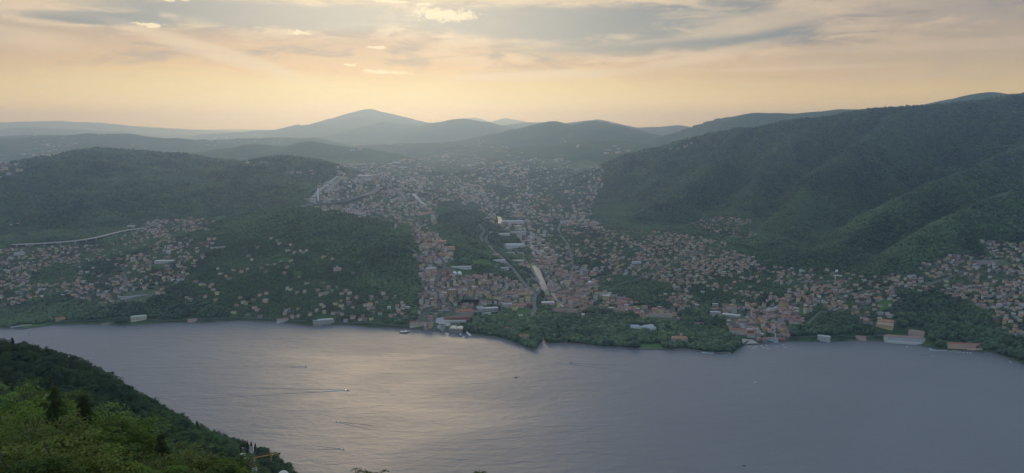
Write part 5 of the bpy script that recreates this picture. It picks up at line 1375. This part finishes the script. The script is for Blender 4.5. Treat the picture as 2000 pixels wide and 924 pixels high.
def tree_at(name, label, px_, py_top, Y, me_, h=None, sc=None, cat='tree', group=None, kz=1.0):
    # foot on the ground below the top: search the line of bases for the wanted height
    best = None
    for pb in range(int(py_top)+4, int(py_top)+46):
        x, y, z = hit1(px_, min(pb, 985), 600)
        if not (600 < y < 1700): continue
        H_ = CAMZ-y*tdep(py_top)-z
        if best is None or abs(H_-h) < abs(best[3]-h): best = (x, y, z, H_)
    x, y, z, H_ = best
    e = empty(name, (x, y, z), random.Random(px_).uniform(0, 6), label, cat, group)
    c = bpy.data.objects.new('crown', me_); C.objects.link(c); c.parent = e; c.scale = sc(H_)
    t = bpy.data.objects.new('trunk', TRUNK); C.objects.link(t); t.parent = e; t.scale = (H_*.6, H_*.6, H_*.8)
    return e
for px_, pt, Y, h_, lab in ((484,862,1490,20,'tall dark cypress behind the white-roofed villa'),(491,863,1490,20,'second cypress behind the white-roofed villa, slightly lower'),(499,866,1495,17,'slim cypress at the lakeward corner of the white-roofed villa'),
    (525,890,1500,14,'dark cypress at the foot of the yellow crane mast'),(386,823,1300,14,'thin cypress spire on the near slope skyline'),(483,874,1455,12,'small cypress directly before the white-roofed villa'),(26,660,1000,9,'dark conifer pair on the skyline at the top left of the near slope'),(470,868,1470,16,'leaning dark conifer left of the white-roofed villa'),(546,911,1520,10,'last dark conifer at the tip of the near slope')):
    tree_at('cypress', lab, px_, pt, Y, CYP, h_, lambda H_: (H_*.85, H_*.85, H_))
COPPER, _ = leafy_crown('crown', 8, RMt, 60, 40, 1.0, .85, .08, .95)
tree_at('copper_beech', 'dark red leaved tree beside the terracotta villa', 512, 912, 1440, COPPER, 11, lambda H_: (6, 6, H_*.55))
tree_at('copper_beech', 'reddish tree on the crest above the white-roofed villa', 443, 853, 1345, COPPER, 9, lambda H_: (4.5, 4.5, H_*.5))
BARE, _ = leafy_crown('crown', 9, leaf_material('twigs', (.12,.10,.09), (.22,.19,.17), .1), 70, 20, 1.0, .8, .03, .9)
tree_at('bare_tree', 'pale leafless tree spreading on the slope crest', 429, 833, 1340, BARE, 13, lambda H_: (8, 8, H_*.55))
# trees that stand out on the far shore
PARK = join_core(leafy_crown('crown', 12, FM, 70, 30, 1.0, .9, .09, .95)[0], .8)
for px_, pb, s_, hh, lab in ((1238,683,11,24,'big rounded pale green tree standing at the park waterline'),(1275,667,9,19,'dark tree beside the park lawn, left of the towered villa'),(1312,683,9,17,'dark tree at the water in front of the towered villa'),
      (1345,668,10,22,'tall dark tree right of the towered villa'),(1180,676,10,20,'broad tree at the waterline in the middle of the park woods'),(1035,676,9,17,'dark tree at the very tip of the wooded point'),(1080,628,9,18,'pale olive tree behind the river mouth'),(755,580,7,12,'pale yellow-green tree on the left hill slope'),(1780,664,7,15,'dark tree at the end of the grand hotel'),(1015,632,8,16,'dark tree behind the pink villa lawn'),(22,622,10,16,'big pale tree above the lido')):
    x, y, z = hit1(px_, pb); e = empty('park_tree', (x, y, max(z, 1)), px_*.7, lab, 'tree')
    c = bpy.data.objects.new('crown', PARK); C.objects.link(c); c.parent = e; c.scale = (s_, s_, hh*.52); c.location = (0, 0, 1)
    t = bpy.data.objects.new('trunk', TRUNK); C.objects.link(t); t.parent = e; t.scale = (s_, s_, hh*.6)
names_ = ['first', 'second', 'third', 'fourth', 'fifth', 'sixth', 'seventh', 'eighth', 'ninth', 'tenth', 'eleventh', 'twelfth']
for k in range(12):
    x, y, z = hit1(903+k*2.9, 594+.1*k); e = empty('poplar', (x, y, z), k, f'{names_[k]} poplar from the left in the row behind the striped roof factory', 'tree', 'poplar row behind the factory')
    c = bpy.data.objects.new('crown', CYP); C.objects.link(c); c.parent = e; c.scale = (26, 26, 19)
    t = bpy.data.objects.new('trunk', TRUNK); C.objects.link(t); t.parent = e; t.scale = (6, 6, 12)

# ------------------------------------------------------------------ foreground trees on the camera's own slope
def limb_trunk(seed, cc, H_, r0):
    """trunk with limbs reaching into the crown clumps"""
    r = random.Random(seed); b = MB(); p = Vector((0, 0, -2)); pts = [p]; n = 7
    for k in range(1, n+1): pts.append(Vector((r.uniform(-.25, .25)*k*.5, r.uniform(-.25, .25)*k*.5, H_*.92*k/n)))
    for k in range(n): b.tube(pts[k], pts[k+1], r0*(1-k/n)**.8+.04, r0*(1-(k+1)/n)**.8+.04, 7)
    for c in cc[::3]:
        c = Vector(c); t = max(.15, min(.92, (c.z-math.hypot(c.x, c.y)*.55)/(H_*.92))); s0 = pts[int(t*n)]
        mid = (s0+c)/2+Vector((0, 0, .35)); b.tube(s0, mid, r0*.28*(1-t*.6), r0*.15, 5); b.tube(mid, c, r0*.15, .015, 4)
    return b.mesh('trunk', [M['wood']])
def fg_protos():
    out = {}
    for nm, mt, seed, nc, nl, rx, rz, lf, H_ in (('broad', GM, 21, 150, 140, 5.0, 5.6, .15, 15), ('round', GM, 22, 130, 140, 4.4, 4.8, .14, 13), ('spring', YM, 23, 140, 130, 5.0, 4.6, .13, 14), ('slim', GM, 25, 80, 130, 2.8, 4.8, .16, 13)):
        me_, cc = leafy_crown('crown', seed, mt, nc, nl, rx, rz, lf, H_-rz*1.02, .5)
        out[nm] = (me_, limb_trunk(seed, cc, H_, .26), H_)
    # conifer: whorled drooping boughs
    r = np.random.default_rng(31); H_ = 18; V = []; T = []; b = MB(); b.tube((0,0,-2), (0,0,H_), .28, .03, 7)
    P = []; 
    for k in range(34):
        z = 3+k*(H_-3.3)/34; L = 3.6*(1-(z/H_)**1.3)+.35
        for j in range(9):
            a = r.uniform(0, 6.28); l_ = L*r.uniform(.7, 1.1); e_ = Vector((math.cos(a)*l_, math.sin(a)*l_, z-l_*.22)); b.tube((0,0,z), e_, .05, .01, 3)
            m_ = int(70*l_); t = r.random(m_)**.7; w_ = r.normal(0, .16, m_)*(1.3-t)*l_*.5; dr = -np.abs(r.normal(0, .22, m_))
            P.append(np.stack([math.cos(a)*l_*t-math.sin(a)*w_, math.sin(a)*l_*t+math.cos(a)*w_, z-l_*.22*t**1.2+dr], -1))
    P = np.concatenate(P); n = len(P); d = r.normal(size=(n, 3))*.6+np.array([0, 0, -.5]); d /= np.linalg.norm(d, axis=1)[:, None]; q = np.cross(d, r.normal(size=(n, 3))); q /= np.linalg.norm(q, axis=1)[:, None]
    V = np.stack([P-q*.03, P+d*.14, P+q*.03, P-d*.1], 1).reshape(-1, 3); me_ = from_arrays('crown', V, np.arange(n*4).reshape(n, 4), [DM]); tint_attr(me_, np.repeat(r.uniform(0, 1, n), 4))
    out['conifer'] = (me_, b.mesh('trunk', [M['wood']]), H_)
    return out
FG = fg_protos()
# (kind, px, top py, ground depth, width factor, label)
FGT = [('broad', 25, 742, 78, 1.15, 'tall fresh green tree at the left edge, highest foreground crown', 'broadleaf_tree'),
 ('broad', 82, 748, 84, 1.0, 'fresh green tree between the left edge tree and the dark conifer', 'broadleaf_tree'),
 ('conifer', 102, 752, 70, 1.0, 'dark conifer with bare straight trunk, left of the two foreground conifers', 'conifer'),
 ('conifer', 160, 768, 74, 1.05, 'dark conifer with rounded top, right of the two foreground conifers', 'conifer'),
 ('broad', 195, 785, 82, 1.05, 'spreading green tree immediately right of the foreground conifers', 'broadleaf_tree'),
 ('round', 228, 812, 80, .9, 'green tree with layered boughs at the right of the conifer group', 'broadleaf_tree'),
 ('slim', 155, 808, 56, .8, 'slim young tree with bright light green tips before the conifers', 'broadleaf_tree'),
 ('spring', 40, 800, 52, 1.0, 'yellowish green tree low at the left edge', 'broadleaf_tree'),
 ('round', 5, 790, 58, 1.0, 'green tree cut by the left edge under the tallest crown', 'broadleaf_tree'),
 ('spring', 105, 842, 44, .9, 'olive tree with rusty tints in the lower left corner', 'broadleaf_tree'),
 ('conifer', 313, 842, 78, .75, 'small dark conifer alone between the foreground groups', 'conifer'),
 ('round', 265, 868, 60, .9, 'green tree filling the bottom between the conifer groups', 'broadleaf_tree'),
 ('spring', 372, 862, 68, .95, 'yellow-green tree right of the small conifer', 'broadleaf_tree'),
 ('round', 412, 874, 70, .8, 'bright green tree at the right end of the foreground trees', 'broadleaf_tree'),
 ('spring', 300, 886, 50, .8, 'yellow-green crown at the bottom edge under the small conifer', 'broadleaf_tree'),
 ('round', 190, 868, 46, .9, 'dark green layered tree at the bottom edge left of centre group', 'broadleaf_tree'),
 ('broad', 20, 858, 38, .7, 'green crown in the extreme lower left corner', 'broadleaf_tree'),
 ('slim', 440, 892, 62, .7, 'outermost small green crown of the foreground group', 'broadleaf_tree'),
 ('round', 355, 893, 48, .7, 'low green crown at the bottom edge beneath the yellow-green tree', 'broadleaf_tree'),
 ('round', 716, 907, 60, .42, 'single green treetop peeping over the bottom edge left of centre', 'broadleaf_tree'),
 ('slim', 935, 912, 40, .16, 'tiny green twig tip at the bottom edge near the centre', 'broadleaf_tree')]
for kd, px_, pt, Y, wf, lab, nm in FGT:
    me_, tr, H_ = FG[kd]; x, y, zt = at(px_, pt-(12 if px_ < 300 else 4 if px_ < 500 else 0), Y); zg = float(zat(np.array([x]), np.array([y]))[0]); k = max(wf, .2)
    e = empty(nm, (x, y, zt-H_*k*1.0), random.Random(px_).uniform(0, 6), lab, 'tree')
    c = bpy.data.objects.new('crown', me_); C.objects.link(c); c.parent = e; c.scale = (k, k, k)
    t = bpy.data.objects.new('trunk', tr); C.objects.link(t); t.parent = e; t.scale = (k, k, k)
    gap = zt-H_*k-zg
    if gap > 1:
        b = MB(); b.tube((0,0,-gap-1), (0,0,0), .42*k+.1, .27*k, 7); o_ = b.build('trunk_base', M['wood'], e)
# pale rounded canopy top at the bottom edge
x, y, zt = at(553, 920, 150); zg = float(zat(np.array([x]), np.array([y]))[0])
e = empty('parasol', (x, y, zg), 0, 'pale cream rounded parasol top just entering the bottom edge', 'parasol')
hh = zt-zg; b = MB(); b.lathe([(1.1, hh-.75), (.95, hh-.42), (.6, hh-.13), (.3, hh-.02), (.03, hh)], 24); b.build('canopy', M['awning'], e, True)
b = MB(); b.tube((0,0,-.5), (0,0,hh-.05), .05, .05, 8); b.build('pole', M['steel'], e)
